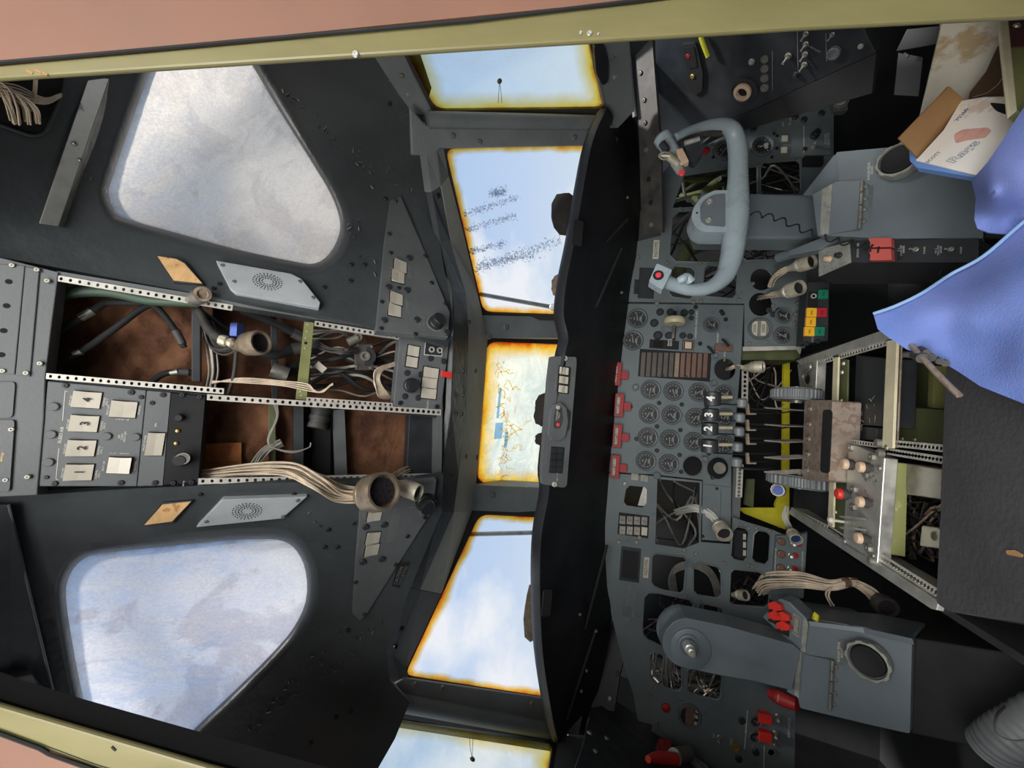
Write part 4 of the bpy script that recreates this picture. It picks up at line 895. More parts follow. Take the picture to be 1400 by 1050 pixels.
for x, y, w_ in ((858, 270, 1.08), (836, 173, 1.0), (850, 400, 1.06), (793, 840, .98), (795, 945, .99), (802, 917, 1.0), (815, 863, 1.0)):
    q = W(x, y, w_ - .03); a = (CAM - q).normalized(); b = a.orthogonal().normalized(); inst('fastener', lathe_mesh('screw_dim', SCREW, M['wire2'], 10), q, b, a.cross(b), a, .004, gs)
# torn felt and woven rags lodged on top, seen through the panes
def lump(name, label, cat, c, ext, m, seed, seg=14, par=None):
    rg = random.Random(seed); vs, fs = [], []; N, K = seg, seg // 2
    for j in range(K + 1):
        for i in range(N):
            th = PI * j / K; ph = 2 * PI * i / N; r = 1 + .22 * math.sin(3 * ph + seed) * math.sin(2 * th) + rg.uniform(-.13, .13) * (0 < j < K)
            vs.append(c + V((ext[0] * r * math.sin(th) * math.cos(ph), ext[1] * r * math.sin(th) * math.sin(ph), ext[2] * r * math.cos(th))))
    for j in range(K):
        for i in range(N): k = (i + 1) % N; fs.append((j * N + i, (j + 1) * N + i, (j + 1) * N + k, j * N + k))
    return tag(mk(name, vs, fs, m, None, True), label, cat)
lump('felt_scrap', 'torn black felt scrap standing above the starboard glareshield edge', 'scrap', W(772, 291, .98), (.055, .02, .034), M['soot'], 1)
lump('felt_scrap', 'small torn brown scrap on the glareshield just starboard of the centre pane', 'scrap', W(765, 392, .98), (.03, .015, .02), M['nest'], 2)
lump('felt_scrap', 'ragged orange-brown scrap behind the centre glareshield panel', 'scrap', W(745, 560, .95), (.04, .015, .024), M['soot'], 3)
lump('felt_scrap', 'small ragged black crumb behind the centre glareshield panel, lower', 'scrap', W(741, 600, .95), (.016, .01, .016), M['soot'], 4)
lump('woven_pad', 'woven brown pad lying on the port glareshield', 'pad', W(733, 833, 1.0), (.075, .03, .03), M['nest'], 5)
# wiper arms outside
for lab, a, b, w0_, w1_ in (('starboard windscreen wiper arm outside the right front pane', (655, 402), (756, 420), 1.45, 1.5), ('port windscreen wiper arm outside the left front pane', (620, 731), (738, 728), 1.45, 1.5)):
    t = thing('wiper_arm', lab, 'wiper', W(*a, w0_), 'windscreen wiper arms'); tube('arm', [W(*a, w0_), W(*b, w1_)], .0085, M['steel'], t, 8, 4)
    q = W(*b, w1_ - .02); nn = (CAM - q).normalized(); aa = nn.orthogonal().normalized(); inst('pivot', lathe_mesh('pivot', [(1, 0), (1, .4), (.7, .7), (0, .7)], M['alu'], 14), q, aa, nn.cross(aa), nn, .014, t)
# ---- glareshield control panel
GP = PX((745, 578, .842), (783, 576, .872))
mod = module('glareshield_control_panel', 'grey centre glareshield panel with octagonal holder and three lit squares', rnd([(754, 487), (788, 488), (788.5, 496), (775, 664), (771, 667), (741.5, 662), (741, 640), (750, 520)], 3), GP, 'ohp', .012)
plate('annunciator_bezel', fR(GP, 771, 519.5, 16, 37), GP, .003, M['deep'], mod, off=.0035, bev=.0004)
for x, y in ((771.5, 507), (771, 519.5), (770.3, 532)):
    plate('legend_light', fR(GP, x, y, 12, 9.5), GP, .002, M['tagm'], mod, off=.005, bev=.0003); text('STALL\nWARN', GP, x, y, 2, M['ink'], mod, .0054)
h = plate('octagonal_holder', [(757, 553), (766, 550), (775, 558), (777, 578), (773, 597), (765, 603), (755, 602), (750, 594), (752, 570), (753.5, 560)], GP, .010, M['ohp'], mod, off=.009, bev=.001)
plate('glass_cover', rnd([(760, 556), (768, 556), (770, 575), (766, 586), (757, 586), (757, 570)], 3), GP, .001, M['wire2'], h, off=.0095); button(GP, 763, 580.5, 2.6, mod, 'redb', .0095); button(GP, 763, 557, 3, mod, 'rail', .0095); text('SOUND\nPAST', GP, 763, 568, 2.6, M['ltr'], h, .011)
plate('side_knob', fR(GP, 776, 575, 5, 26), GP, .006, M['blk'], mod, off=.008, bev=.001)
plate('lamp_grid_frame', fR(GP, 761.5, 629, 18, 36), GP, .003, M['deep'], mod, off=.0025)
for i in range(4):
    for j in range(2): plate('lamp_cell', fR(GP, 757.5 + j * 8.6 - i * .7 + 1, 616 + i * 8.8, 7.4, 7.4), GP, .002, M['blk'], mod, off=.004, bev=.0003)
text('START  OFF', GP, 762, 653, 1.8, M['ltr'], mod, .002); text('MASTER CAUTION', GP, 747, 622, 2.2, M['ltrd'], mod, .002); text('PUSH TO RESET', GP, 760, 521, 2.2, M['ltrd'], mod, .002); text('NOSE GEAR\nLIGHTS', GP, 783, 520, 2, M['ltrd'], mod, .002)
screws(GP, [(772, 490), (758, 662)], mod, 4, .001, 'rail')
# ================================================================ MAIN INSTRUMENT PANELS
def octo(x0, y0, x1, y1, c=6): return [(x0 + c, y0), (x1 - c + (x1 - x0) * .02, y0 + 2), (x1, y0 + c + 2), (x1 - 2, y1 - c), (x1 - c - 2, y1), (x0 + c - 4, y1 - 3), (x0 - 3, y1 - c - 3), (x0, y0 + c)]
P1 = Off(PN, .001)
fo = thing('instrument_panel', 'grey instrument panel with empty cutouts behind the control wheel', 'instrument panel', PN.at(1000, 280))
HF = [[(936, 240), (995, 231), (996, 280), (920, 284)], [(1004, 231), (1035, 228), (1035, 268), (1004, 270)], cham([(1041, 223), (1093, 219), (1095, 264), (1041, 267)], 4), cham([(921, 290), (1000, 284), (1000, 355), (990, 358), (916, 356)], 8), octo(919, 364, 950, 408, 5), octo(964, 363, 1008, 407, 5), cham([(1016, 331), (1070, 327), (1068, 353), (1016, 355)], 4), circ(1041, 382, 15), circ(1040, 416, 16)]
plate('panel_sheet', [(846, 352), (870, 330), (904, 322), (905, 238), (960, 175), (1140, 118), (1140, 250), (1104, 345), (1101, 476), (1018, 480), (1018, 415), (843, 412)], PN, .004, M['panel'], fo, HF, bev=.0006)
for hx in HF[:7]:
    g = [PN.at(*p, .001) for p in grow(hx, 1.5)]; tube('cutout_flange', g + [g[0]], .0022, M['panel'], fo, 6, 0)
screws(PN, [(930, 286), (960, 284), (1040, 225), (1094, 218), (1000, 286), (957, 360), (912, 360), (1012, 360), (948, 413), (1010, 410), (898, 415), (958, 412), (1029, 388), (1060, 366), (1024, 470), (1057, 418), (985, 217), (880, 300), (872, 352), (862, 372)], fo, 3, .001)
plate('tag', fR(PN, 897, 341, 8, 26), PN, .001, M['tagm'], fo, off=.0015); text('N231MS', PN, 897, 341, 4.4, M['ink'], fo, .0022)
plate('placard_block', fR(PN, 884, 387, 22, 42), PN, .002, M['blk'], fo, off=.001); plate('placard_block', fR(PN, 870, 392, 6, 20), PN, .002, M['blk'], fo, off=.001)
gauge(PN, 1041, 201, 16, fo, 200, label='starboard gauge with two-digit drum', dial='dial'); gauge(PN, 990, 206, 16, fo, 60); text('00', PN, 1048, 199, 6, M['ltr'], fo, .006)
gauge(PN, 1038, 450, 16, fo, 100, dial='dialg', label='pale grey gauge with two counter windows', num=2)
for dx in (-6, 6): plate('counter_window', fR(PN, 1038 + dx, 449, 7, 20), PN, .001, M['tagm'], fo, off=.005); text('0000', PN, 1038 + dx, 449, 4.5, M['ink'], fo, .0056)
gauge(PN, 1070, 432, 12, fo, -28); gauge(PN, 1069, 459, 12.5, fo, -30)
for x, y in ((1073, 189), (1072, 205)): plate('indicator_light', fR(PN, x, y, 12, 13), PN, .004, M['ohp'], fo, off=.003, bev=.0005); plate('indicator_lens', fR(PN, x, y, 8, 8), PN, .001, M['tagm'], fo, off=.0037)
plate('selector_plate', fR(PN, 1118, 191, 36, 42), PN, .004, M['panel'], fo, off=.003, bev=.0006); knob(PN, 1113, 186, 6, fo, 'knob', .003); toggle(PN, 1113, 201, 4, fo, .003); text('STARTER\nSELECTOR', PN, 1131, 190, 3, M['ltr'], fo, .004); rect_lines(PN, [(1099, 172), (1099, 208)], .8, fo, off=.0035)
button(PN, 1100, 204, 3.5, fo, 'blk', .001); toggle(PN, 1080, 168, 3.5, fo, .001); btn(PN, [(1030, 176), (1087, 160), (1099, 164), (1123, 155), (1064, 425), (1057, 430)], 4.5, fo, 'blk'); text('OFF', PN, 1071, 170, 3, M['ltr'], fo, .002)
text('RADIO', PN, 1104, 222, 3, M['ltr'], fo, .002); screws(PN, [(975, 199), (975, 215), (1062, 186), (1062, 203), (1055, 215), (1058, 183)], fo, 2.4, .001, 'knob')
plate('switch_block', fR(PN, 1113, 219, 26, 12), PN, .014, M['deep'], fo, off=.012, bev=.001)
turn('red_warning_lamp', PN, 965, 207, 5, 'rwl', [(1, 0), (1, .5), (.8, .6), (.6, .6), (.5, .9), (0, 1)], M['redd'], fo, .001, 14); button(PN, 975, 199, 4, fo, 'bezel', .001)
for (x, y, r) in ((1088, 430, 4), (1092, 447, 4), (1094, 461, 4), (1091, 415, 4), (1086, 442, 3), (1090, 402, 3)): turn('terminal', PN, x, y, r, 'term', [(1, 0), (1, .6), (.5, .6), (.5, 1), (0, 1)], M['steel'], fo, .001, 10)
button(PN, 1051, 424, 4, fo, 'blk', .001); button(PN, 1047, 468, 3, fo, 'steel', .001)
# centre panel
ce = thing('instrument_panel', 'grey centre panel with rows of round engine gauges and brown tape gauges', 'instrument panel', PN.at(920, 560))
HC = [circ(991, 505, 15), circ(947, 637, 13.5), circ(981.5, 640, 15)]
plate('panel_sheet', [(842, 415), (1017, 417), (1014, 480), (1010, 530), (1004, 600), (1000, 637), (999, 741), (960, 738), (961, 656), (897, 649), (832, 645), (836, 560)], PN, .004, M['panel'], ce, HC, bev=.0006)
for (cx_, cy_, r_) in ((991, 505, 15), (947, 637, 13.5), (981.5, 640, 15)): g = [PN.at(*p, .001) for p in circ(cx_, cy_, r_ + .6, 24)]; tube('hole_rim', g + [g[0]], .002, M['panel'], ce, 6, 0)
AN = [150, 170, 140, 160, 120, 100, 135, 110, 35, 60, 60, -20, 60, 80, 70]
for i, (x, y) in enumerate(((889, 533), (886.7, 566), (885, 598), (882.5, 630), (920, 535), (917.5, 567.5), (915, 600.5), (913.5, 634), (954.5, 536.5), (950, 571), (947.7, 604), (989, 539), (990, 571), (989, 608))):
    gauge(PN, x, y, 13.4, ce, AN[i] if i > 7 else 230 - AN[i])
gauge(PN, 871, 436, 13.5, ce, -80, label='black gauge with long needle by the glareshield', num=4); gauge(PN, 865, 466, 13.5, ce, -80, num=4); gauge(PN, 972, 444.5, 11, ce, -50)
for i in range(12):
    plate('tape_gauge', fR(PN, 879 + i * 7.75, 498 + i * .15, 5.6, 33), PN, .006, M['tapel' if i == 6 else 'brown' if i > 6 else 'tapeg'], ce, off=.004, bev=.0005)
plate('tape_bezel', fR(PN, 922, 499, 98, 38), PN, .003, M['deep'], ce, off=.0025)
t = thing('landing_gear_lever', 'worn beige wheel-shaped landing gear lever on the centre panel', 'lever', PN.at(922, 440, .02))
A, B = PN.at(923, 430, .045), PN.at(922, 449, .045)
aa, bb, nn = V((0, 0, 1)), V((0, 1, 0)), V((1, 0, 0))
q = PN.at(922.5, 439, .05); tube('stem', [PN.at(920, 462, .004), PN.at(921, 452, .02), q], .005, M['steel'], t, 8, 4)
inst('wheel', lathe_mesh('gearwheel', [(.5, -.3), (.9, -.3), (1, -.15), (1, .15), (.9, .3), (.5, .3), (.4, .2), (0, .2)], M['wheelw'], 24), q, aa, bb, nn, .030, t, 'ribbed beige wheel')
plate('slot', fR(PN, 922, 445, 5, 40), PN, .002, M['deep'], t, off=.002)
for x, y, r in ((902, 427, 5), (916, 427, 5), (935, 428, 5), (894, 442, 5.5), (899, 459, 6), (914, 459, 5), (933, 459, 4.5), (943, 460, 4), (945, 427, 4), (945, 435, 3.5)): turn('round_cap', PN, x, y, r, 'rcap', [(1, 0), (1, .4), (.8, .6), (.7, .4), (0, .4)], M['knobg'] if r == 5.5 else M['blk'], ce, .001, 14)
plate('placard_plate', fR(PN, 908, 471, 40, 12), PN, .002, M['deep'], ce, off=.0025); plate('shade_window', fR(PN, 900, 470, 13, 10), PN, .003, M['dark'], ce, off=.0035); text('BRAKE\nSERVO', PN, 916, 468, 2.6, M['ltr'], ce, .003)
plate('square_light', fR(PN, 941, 472, 16, 14), PN, .003, M['deep'], ce, off=.003); plate('square_lens', fR(PN, 941, 472, 9, 9), PN, .001, M['tan'], ce, off=.0036); rect_lines(PN, [(934.5, 466), (948, 466), (947.5, 478.5), (934, 478), (934.5, 466)], .8, ce, 'steel', off=.0042)
text('LANDING GEAR LEVER', PN, 952, 444, 2.8, M['ltr'], ce, .002); plate('red_brown_bar', fR(PN, 990, 475, 24, 10), PN, .008, M['brown'], ce, off=.008, bev=.001); text('FLAPS  INBOARD', PN, 981, 468, 2.6, M['ltr'], ce, .002, rot=PI / 2 * 0); text('NO SMOKING', PN, 991, 484, 2.4, M['ltr'], ce, .002)
for x, y in ((988, 464), (968, 474)): tube('small_lever', [PN.at(x, y, .001), PN.at(x + 4, y + 4, .02), PN.at(x + 8, y + 9, .028)], .0035, M['blk'], ce, 8, 3)
screws(PN, [(951, 420), (986, 426), (992, 437), (957, 470), (905, 513), (937, 515), (988, 429), (901, 551), (932, 553), (966, 556), (898, 583), (930, 588), (898, 616), (929, 622), (862, 556), (974, 653), (931, 645), (969, 620), (870, 600)], ce, 3, .001, 'knob')
for x, y in ((974, 524), (962, 627), (976, 487), (868, 530)): knob(PN, x, y, 4.5, ce, 'knobg', .001)
p_, a_, b_, n_ = frame_at(PN, 984, 640, -.03); inst('recessed_plug', lathe_mesh('rplug', [(.6, -.04), (1, -.04), (1, 0), (.8, 0), (.7, -.02), (0, -.02)], M['steel'], 18), p_, a_, b_, n_, .017, ce)
text('ENGINE', PN, 978, 700, 2.4, M['ltrd'], ce, .002); rect_lines(PN, [(961, 662), (998, 666)], .6, ce, 'blk'); rect_lines(PN, [(986, 668), (984, 732)], .5, ce, 'blk')
screws(PN, [(980, 668), (961, 733), (990, 735)], ce, 2.2, .001, 'knob'); btn(PN, [(898, 650)], 5, ce, 'bezel')
for i, y in enumerate((511, 554, 596, 638)):
    x = (843, 846.5, 844, 841)[i]; t = thing('fire_handle', ('first', 'second', 'third', 'fourth')[i] + ' red warning handle from starboard under the glareshield', 'handle', PN.at(x, y, .01), 'red warning handles under the glareshield')
    plate('handle_face', fR(PN, x, y, 12, 32), PN, .012, M['redd'], t, off=.02, bev=.001); plate('label_strip', fR(PN, x - 2.5, y, 5, 28), PN, .001, M['brown'], t, off=.0208); text('NOT USED', PN, x - 1, y, 3.2, M['ltr'], t, .0215, bold=.02)
    plate('pull_tab', rnd(fR(PN, x + 11, y + 2, 10, 11), 2), PN, .008, M['redd'], t, off=.014, bev=.001)
    plate('tab_stem', fR(PN, x + 6, y + 2, 8, 6), PN, .014, M['deep'], t, off=.010)
# port panel
ca = thing('instrument_panel', 'grey instrument panel with empty cutouts behind the bare control column', 'instrument panel', PN.at(950, 830))
HP_ = [octo(856, 664, 886, 694, 5), cham([(893, 757), (938, 763), (934, 811), (905, 806), (891, 799)], 4), cham([(949, 768), (985, 777), (986, 818), (949, 812)], 5), cham([(882, 812), (896, 811), (947, 822), (950, 850), (926, 890), (905, 883), (882, 872), (879, 862)], 5), cham([(957, 825), (988, 832), (988, 846), (955, 842)], 3), cham([(889, 892), (931, 900), (932, 944), (916, 942), (891, 930)], 4), cham([(941, 914), (987, 924), (984, 956), (960, 952), (941, 945)], 3), octo(1003, 721, 1023, 767, 5), octo(1032, 726, 1053, 771, 5), cham([(1000, 779), (1040, 783), (1053, 795), (1050, 830), (998, 826)], 4), [(899, 655), (957, 660), (956, 742), (935, 750), (896, 744)]]
plate('panel_sheet', [(832, 647), (896, 651), (960, 658), (958, 741), (999, 744), (1002, 707), (1022, 714), (1056, 724), (1074, 732), (1104, 727), (1099, 818), (1060, 822), (1088, 930), (1086, 1110), (1000, 1110), (985, 1060), (895, 992), (872, 985), (866, 950), (850, 900), (838, 850), (826, 790), (826, 700)], PN, .004, M['panel'], ca, HP_, off=.0, bev=.0006)
for i_ in (1, 2, 3, 5, 6, 7, 8, 9): g = [PN.at(*p, .001) for p in grow(HP_[i_], 1.5)]; tube('cutout_flange', g + [g[0]], .0024, M['panel'], ca, 6, 0)
for i in range(4):
    for j in range(2): plate('lit_key', fR(PN, 851 + i * 10, 711 + j * 14 + i * .5, 8, 11), PN, .003, M['tagm'] if (i, j) == (3, 1) else M['wireg'], ca, off=.0045, bev=.0004); text('B\nO', PN, 851 + i * 10, 711 + j * 14 + i * .5, 2, M['ink'], ca, .005) if (i, j) != (3, 1) else None
plate('key_frame', fR(PN, 866, 718, 42, 30), PN, .003, M['deep'], ca, off=.0015)
for x, y in ((868, 652), (881, 654)): plate('lit_key', fR(PN, x, y, 10, 9), PN, .003, M['wireg'], ca, off=.004, bev=.0004)
plate('torn_film', [(880, 664), (885, 666), (884, 692), (872, 691)], PN, .0005, M['rail'], ca, off=-.01)
plate('dark_square', fR(PN, 861.5, 772, 27, 46), PN, .006, M['blk'], ca, off=.004, bev=.001); plate('dark_square', fR(PN, 861.5, 772, 22, 38), PN, .002, M['deep'], ca, off=.005)
plate('tag', fR(PN, 883.5, 776, 7, 28), PN, .001, M['tagm'], ca, off=.0015); text('N231MS', PN, 883.5, 776, 4.4, M['ink'], ca, .0022)
text('CAUTION  OPERATION OF LIGHTS\nSWITCH ON BEFORE LANDING\nCHECK BRAKE PRESSURE\nOFF AT GATE  NORMAL', PN, 862, 825, 2.4, M['ltrd'], ca, .002); plate('placard_block', fR(PN, 857, 836, 12, 14), PN, .001, M['ohp'], ca, off=.003)
gauge(PN, 942, 977, 16, ca, 200, label='round clock with brown display window', num=1); plate('display_window', fR(PN, 943, 977, 11, 28), PN, .001, M['brown'], ca, off=.005)
for x, y in ((953, 972), (952, 980), (951, 989)): button(PN, x, y, 2.4, ca, 'rail', .005)
turn('red_warning_lamp', PN, 910, 967, 6, 'rwl2', [(1, 0), (1, .4), (.6, .6), (0, .7)], M['redd'], ca, .001, 14)
for x, y in ((1033, 986), (1032, 1007)): gauge(PN, x, y, 8.5, ca, 120, num=3)
rect_lines(PN, [(1022, 971), (1018, 1024)], 1, ca); text('BRAKES', PN, 1020, 995, 3, M['ltr'], ca, .002)
def guard(S, x, y, par, w_=18, h_=13, off=.001, m='red'):
    g = plate('red_guard', fR(S, x, y, w_, h_), S, .006, M[m], par, off=off + .018, bev=.001)
    for s in (-1, 1): plate('guard_wall', fR(S, x, y + s * h_ * .42, w_ * .9, h_ * .14), S, .016, M[m], g, off=off + .016)
    return g
guard(PN, 1047, 984, ca); guard(PN, 1047, 1009, ca); toggle(PN, 1063, 979, 5, ca, .001); toggle(PN, 1060, 1002, 5, ca, .001)
text('SHIFT LATCH', PN, 1079, 995, 3.4, M['ltr'], ca, .002); rect_lines(PN, [(1045, 1020), (1044, 1060)], 1, ca); turn('jack', PN, 1054, 1028, 6, 'jack2', [(1, 0), (1, .3), (.75, .3), (.75, 0), (0, 0)], M['steel'], ca, .001, 16)
turn('brown_button', PN, 1005, 1020, 5.5, 'bbtn', [(1, 0), (1, .6), (.8, .6), (.8, .4), (0, .4)], M['brass'], ca, .001, 16); text('TEST', PN, 1000, 1014, 3, M['ltr'], ca, .002)
toggle(PN, 983, 1008, 4.5, ca, .001); text('OFF', PN, 976, 1006, 2.6, M['ltr'], ca, .002); btn(PN, [(1014, 985), (1010, 1037), (1033, 1028)], 5, ca, 'blk'); screws(PN, [(984, 961), (898, 988), (1030, 1022), (1060, 1018), (931, 957), (895, 940), (929, 895), (888, 950), (935, 752), (951, 757), (957, 822), (936, 815), (990, 770), (1023, 722), (1033, 722), (1052, 726), (1022, 772), (1028, 774), (1055, 790), (870, 741), (846, 741), (874, 735), (854, 661)], ca, 3, .001)
plate('inner_unit', [(1004, 724), (1020, 726), (1021, 766), (1004, 762)], PN, .02, M['deep'], ca, off=-.02); 
for y in (734, 745, 756): plate('marking_strip', fR(PN, 1018, y, 4, 8), PN, .001, M['rail'], ca, off=-.018)
# knob subpanel
KP = Off(PN, .012)
t = thing('fuel_temperature_panel', 'small grey panel with brown caps and silver toggles right of the port cutouts', 'control panel', PN.at(1082, 775)); plate('face_plate', [(1062, 733), (1104, 729), (1098, 818), (1056, 812)], PN, .012, M['panel'], t, off=.012, bev=.001)
for x, y in ((1067, 740), (1067, 757), (1066, 776), (1064, 793)): turn('brown_cap', KP, x, y, 5.5, 'bcap', [(1, 0), (1, .7), (.8, .8), (.75, .6), (0, .6)], M['brown'], t, 0, 16)
for x, y in ((1085, 743), (1081, 759), (1080, 777)): toggle(KP, x, y, 4.5, t, 0); turn('brown_cap', KP, x + 6, y, 4, 'bcap2', [(1, 0), (1, .7), (0, .7)], M['redd'], t, 0, 12)
text('FUEL COMPARTER MANUAL SET', KP, 1060, 768, 2.0, M['ltr'], t); text('FUEL CONTROL COMPUTERS', KP, 1097, 772, 2.1, M['ltr'], t)
# annunciator block with coloured lenses
AP = PX((1105, 430, 1.0), (1130, 430, .99))
t = thing('annunciator_panel', 'black annunciator block with amber, red and green lenses', 'control panel', AP.at(1118, 430)); plate('face_plate', [(1104, 386), (1134, 384), (1132, 466), (1098, 470)], AP, .04, M['blk'], t, bev=.001)
for x, y, m in ((1126, 402, 'green'), (1110, 427, 'amber'), (1124, 427, 'redl'), (1109, 440, 'amber'), (1107, 453, 'amber'), (1121, 453, 'green')): plate('lens', fR(AP, x, y, 13.4, 12.4), AP, .008, M[m], t, off=.008, bev=.0006, label=m.replace('redl', 'red') + ' lens'); text('FAIL', AP, x, y, 2.8, M['ink'], t, .009)
plate('empty_socket', fR(AP, 1112, 410, 13, 22), AP, .003, M['dark'], t, off=.002); turn('spring', AP, 1112, 405, 4, 'jack', [(1, 0)], M['steel'], t, .002); text('SPEED', AP, 1111, 464, 2.6, M['ltrd'], t, .001)
screws(AP, [(1102, 470), (1118, 467)], t, 4, .001, 'knob')
# ---- wiring seen through the cutouts
rg = random.Random(77)
t = thing('cable_loop', 'coil of pale grey cable behind the upper port cutouts', 'wiring', W(960, 790, 1.3))
for i in range(5): tube('cable', [W(918 + 2 * i, 812, 1.38), W(915 + 2 * i, 792, 1.36), W(924, 774 + i * 2, 1.34), W(945, 768 + i * 2, 1.32), W(968 - i, 775 + i * 2, 1.3), W(982 - i * 2, 797, 1.3), W(986 - i, 830, 1.3), W(982 + i * 2, 860, 1.3)], .0035, M['wireg'], t, 7, 6)
def tangle(lab, boxes, n, ms, seed, w0=1.24, w1=1.45, r=(.0012, .004)):
    rg = random.Random(seed); t = thing('wire_tangle', lab, 'wiring', W(boxes[0][0], boxes[0][1], w0))
    for (x0, y0, x1, y1) in boxes:
        for i in range(n):
            q = [W(rg.uniform(x0, x1), y0 + (y1 - y0) * k / 3 + rg.gauss(0, 6), rg.uniform(w0, w1)) if i % 2 else W(x0 + (x1 - x0) * k / 3 + rg.gauss(0, 6), rg.uniform(y0, y1), rg.uniform(w0, w1)) for k in range(4)]
            tube('cable', q, rg.uniform(*r), M[rg.choice(ms)], t, 5, 5)
tangle('dark cables behind the starboard wheel cutouts', [(1000, 222, 1098, 268), (1015, 328, 1072, 356)], 9, ['wireg', 'wire2', 'wire2', 'deep'], 1)
tangle('dark cables behind the control wheel hub', [(918, 240, 1000, 282), (915, 290, 1000, 356), (915, 362, 1010, 410)], 5, ['wire2', 'deep', 'zincd', 'wireg'], 2, r=(.002, .010))
tangle('cables in the square cutout by the engine gauges', [(897, 655, 958, 745)], 7, ['wire2', 'wireg', 'deep'], 3)
tangle('cables behind the lower port cutouts beside the column hub', [(885, 890, 932, 945), (941, 915, 987, 957)], 8, ['wire', 'wireg', 'wire2'], 4)
tangle('brown and black cables in the port cutout by the toggle panel', [(998, 780, 1052, 830), (880, 815, 950, 880)], 9, ['wire2', 'wire2', 'brown', 'deep'], 5)
for i, (x0, y0, x1, y1) in enumerate(((975, 905, 905, 985), (0, 0, 0, 0))[:1]): pass
t = thing('hanging_loom', 'pale cable loom hanging beside the lower port cutout', 'wiring', W(915, 890, 1.25)); bundle('wires', [W(917, 885, 1.24), W(912, 915, 1.24), W(916, 945, 1.26)], .016, 10, .003, M['wireg'], t, 3)
t = thing('hanging_loom', 'pale cable loom in the middle port cutouts', 'wiring', W(950, 835, 1.25)); bundle('wires', [W(957, 815, 1.24), W(950, 840, 1.24), W(948, 860, 1.26)], .016, 9, .003, M['wireg'], t, 4)
t = thing('tube_bend', 'grey bent duct behind the starboard wheel cutout', 'duct', W(940, 345, 1.3)); tube('duct', [W(990, 330, 1.4), W(960, 332, 1.35), W(935, 345, 1.32), W(922, 375, 1.32)], .03, M['zincd'], t, 14, 6)
t = thing('tube_bend', 'olive duct behind the starboard upper cutout', 'duct', W(970, 250, 1.3)); tube('duct', [W(1030, 235, 1.4), W(990, 245, 1.36), W(950, 275, 1.34)], .018, M['zincd'], t, 12, 5)
# ================================================================ CENTRE PEDESTAL
q0, q2 = CAM + V((0, .65, -.537)), CAM + V((0, 1.16, -.607))
PD = Plane(q0, (q2 - q0).cross(V((1, 0, 0))))
pe = thing('pedestal', 'stripped open pedestal frame with pale perforated rails, aft of the thrust levers', 'pedestal', PD.at(1190, 610, -.4))
def bar(name, poly, off, th, m, par=pe, bev=.001, label=None): return plate(name, poly, PD, th, M[m], par, off=off, bev=bev, label=label)
bar('side_beam', [(1088, 493), (1207, 451), (1216, 458), (1216, 463), (1094, 499)], .006, .02, 'alu'); bar('side_beam', [(1082, 693), (1283, 823), (1280, 834), (1272, 832), (1078, 702)], .006, .06, 'alu')
for p0, p1, n, w_ in (((1147, 488), (1211, 469), 16, 6.5), ((1118, 496), (1138, 490), 6, 6), ((1158, 603), (1209, 610), 14, 6), ((1221, 606), (1289, 613), 14, 9), ((1213, 617), (1288, 629), 17, 9), ((1085, 697), (1131, 721), 12, 5), ((1133, 722), (1156, 737), 9, 7), ((1204, 762), (1281, 811), 18, 10)):
    rail('perforated_rail', p0, p1, w_, PD, n, pe, off=.001, r=.28, taper=1.15)
bar('cross_beam', [(1139, 489), (1146, 488), (1138.5, 721), (1131.5, 718)], .006, .004, 'cream'); bar('cross_beam_web', [(1146, 489), (1159, 492), (1154, 731), (1138.5, 721)], -.004, .003, 'zincd')
bar('cross_beam', [(1212.5, 466), (1226, 463), (1220, 613), (1206, 612)], .008, .004, 'cream'); bar('cross_beam_web', [(1226, 470), (1232, 472), (1226, 612), (1220, 613)], -.01, .003, 'rust')
bar('divider', [(1201, 628), (1222, 632), (1218, 758), (1196, 753)], -.012, .02, 'zinc')
fp = bar('fork_plate', [(1090, 498), (1117, 493), (1115, 537), (1094, 537)], .0, .02, 'alu'); turn('hole', PD, 1104, 519, 7, 'holeblk3', [(1, 0), (0, .03)], M['dark'], pe, .0008, 16)
tube('bent_lip', [PD.at(*p, .006) for p in ((1106, 495), (1108, 503), (1098, 512), (1100, 524), (1112, 535))], .004, M['steel'], pe, 7, 5)
screws(PD, [(1154, 497), (1152, 509), (1151, 548), (1150, 557), (1146, 634), (1143, 700), (1141, 710)], pe, 3, -.003, 'alu'); screws(PD, [(1111, 545), (1213, 612)], pe, 4, .006)
bar('dark_module', [(1170, 485), (1210, 490), (1206, 583), (1167, 580)], -.018, .05, 'blk', bev=.002, label='scratched black module lid'); bar('dark_module_front', [(1167, 582), (1199, 585), (1197, 602), (1165, 600)], -.02, .03, 'blk')
rg = random.Random(5)
for i in range(14):
    x, y = rg.uniform(1172, 1198), rg.uniform(540, 582); rect_lines(PD, [(x, y), (x + rg.gauss(0, 2), y + rg.uniform(2, 9))], .7, pe, 'ltr', off=-.0172, name='scratch')
bar('green_floor', [(1224, 475), (1296, 500), (1292, 614), (1218, 606)], -.13, .01, 'zincd'); bar('green_box', [(1230, 556), (1292, 560), (1290, 612), (1226, 606)], -.07, .06, 'zincd', bev=.002)
screws(PD, [(1234, 564), (1249, 565), (1234, 600), (1251, 601), (1240, 497)], pe, 3.4, -.069, 'steel'); bar('strut', [(1270, 500), (1277, 500), (1275, 558), (1268, 556)], -.09, .02, 'zinc'); tube('blue_grey_tube', [PD.at(1228, 484, -.03), PD.at(1260, 486, -.04), PD.at(1290, 492, -.04)], .006, M['steel'], pe, 8, 4)
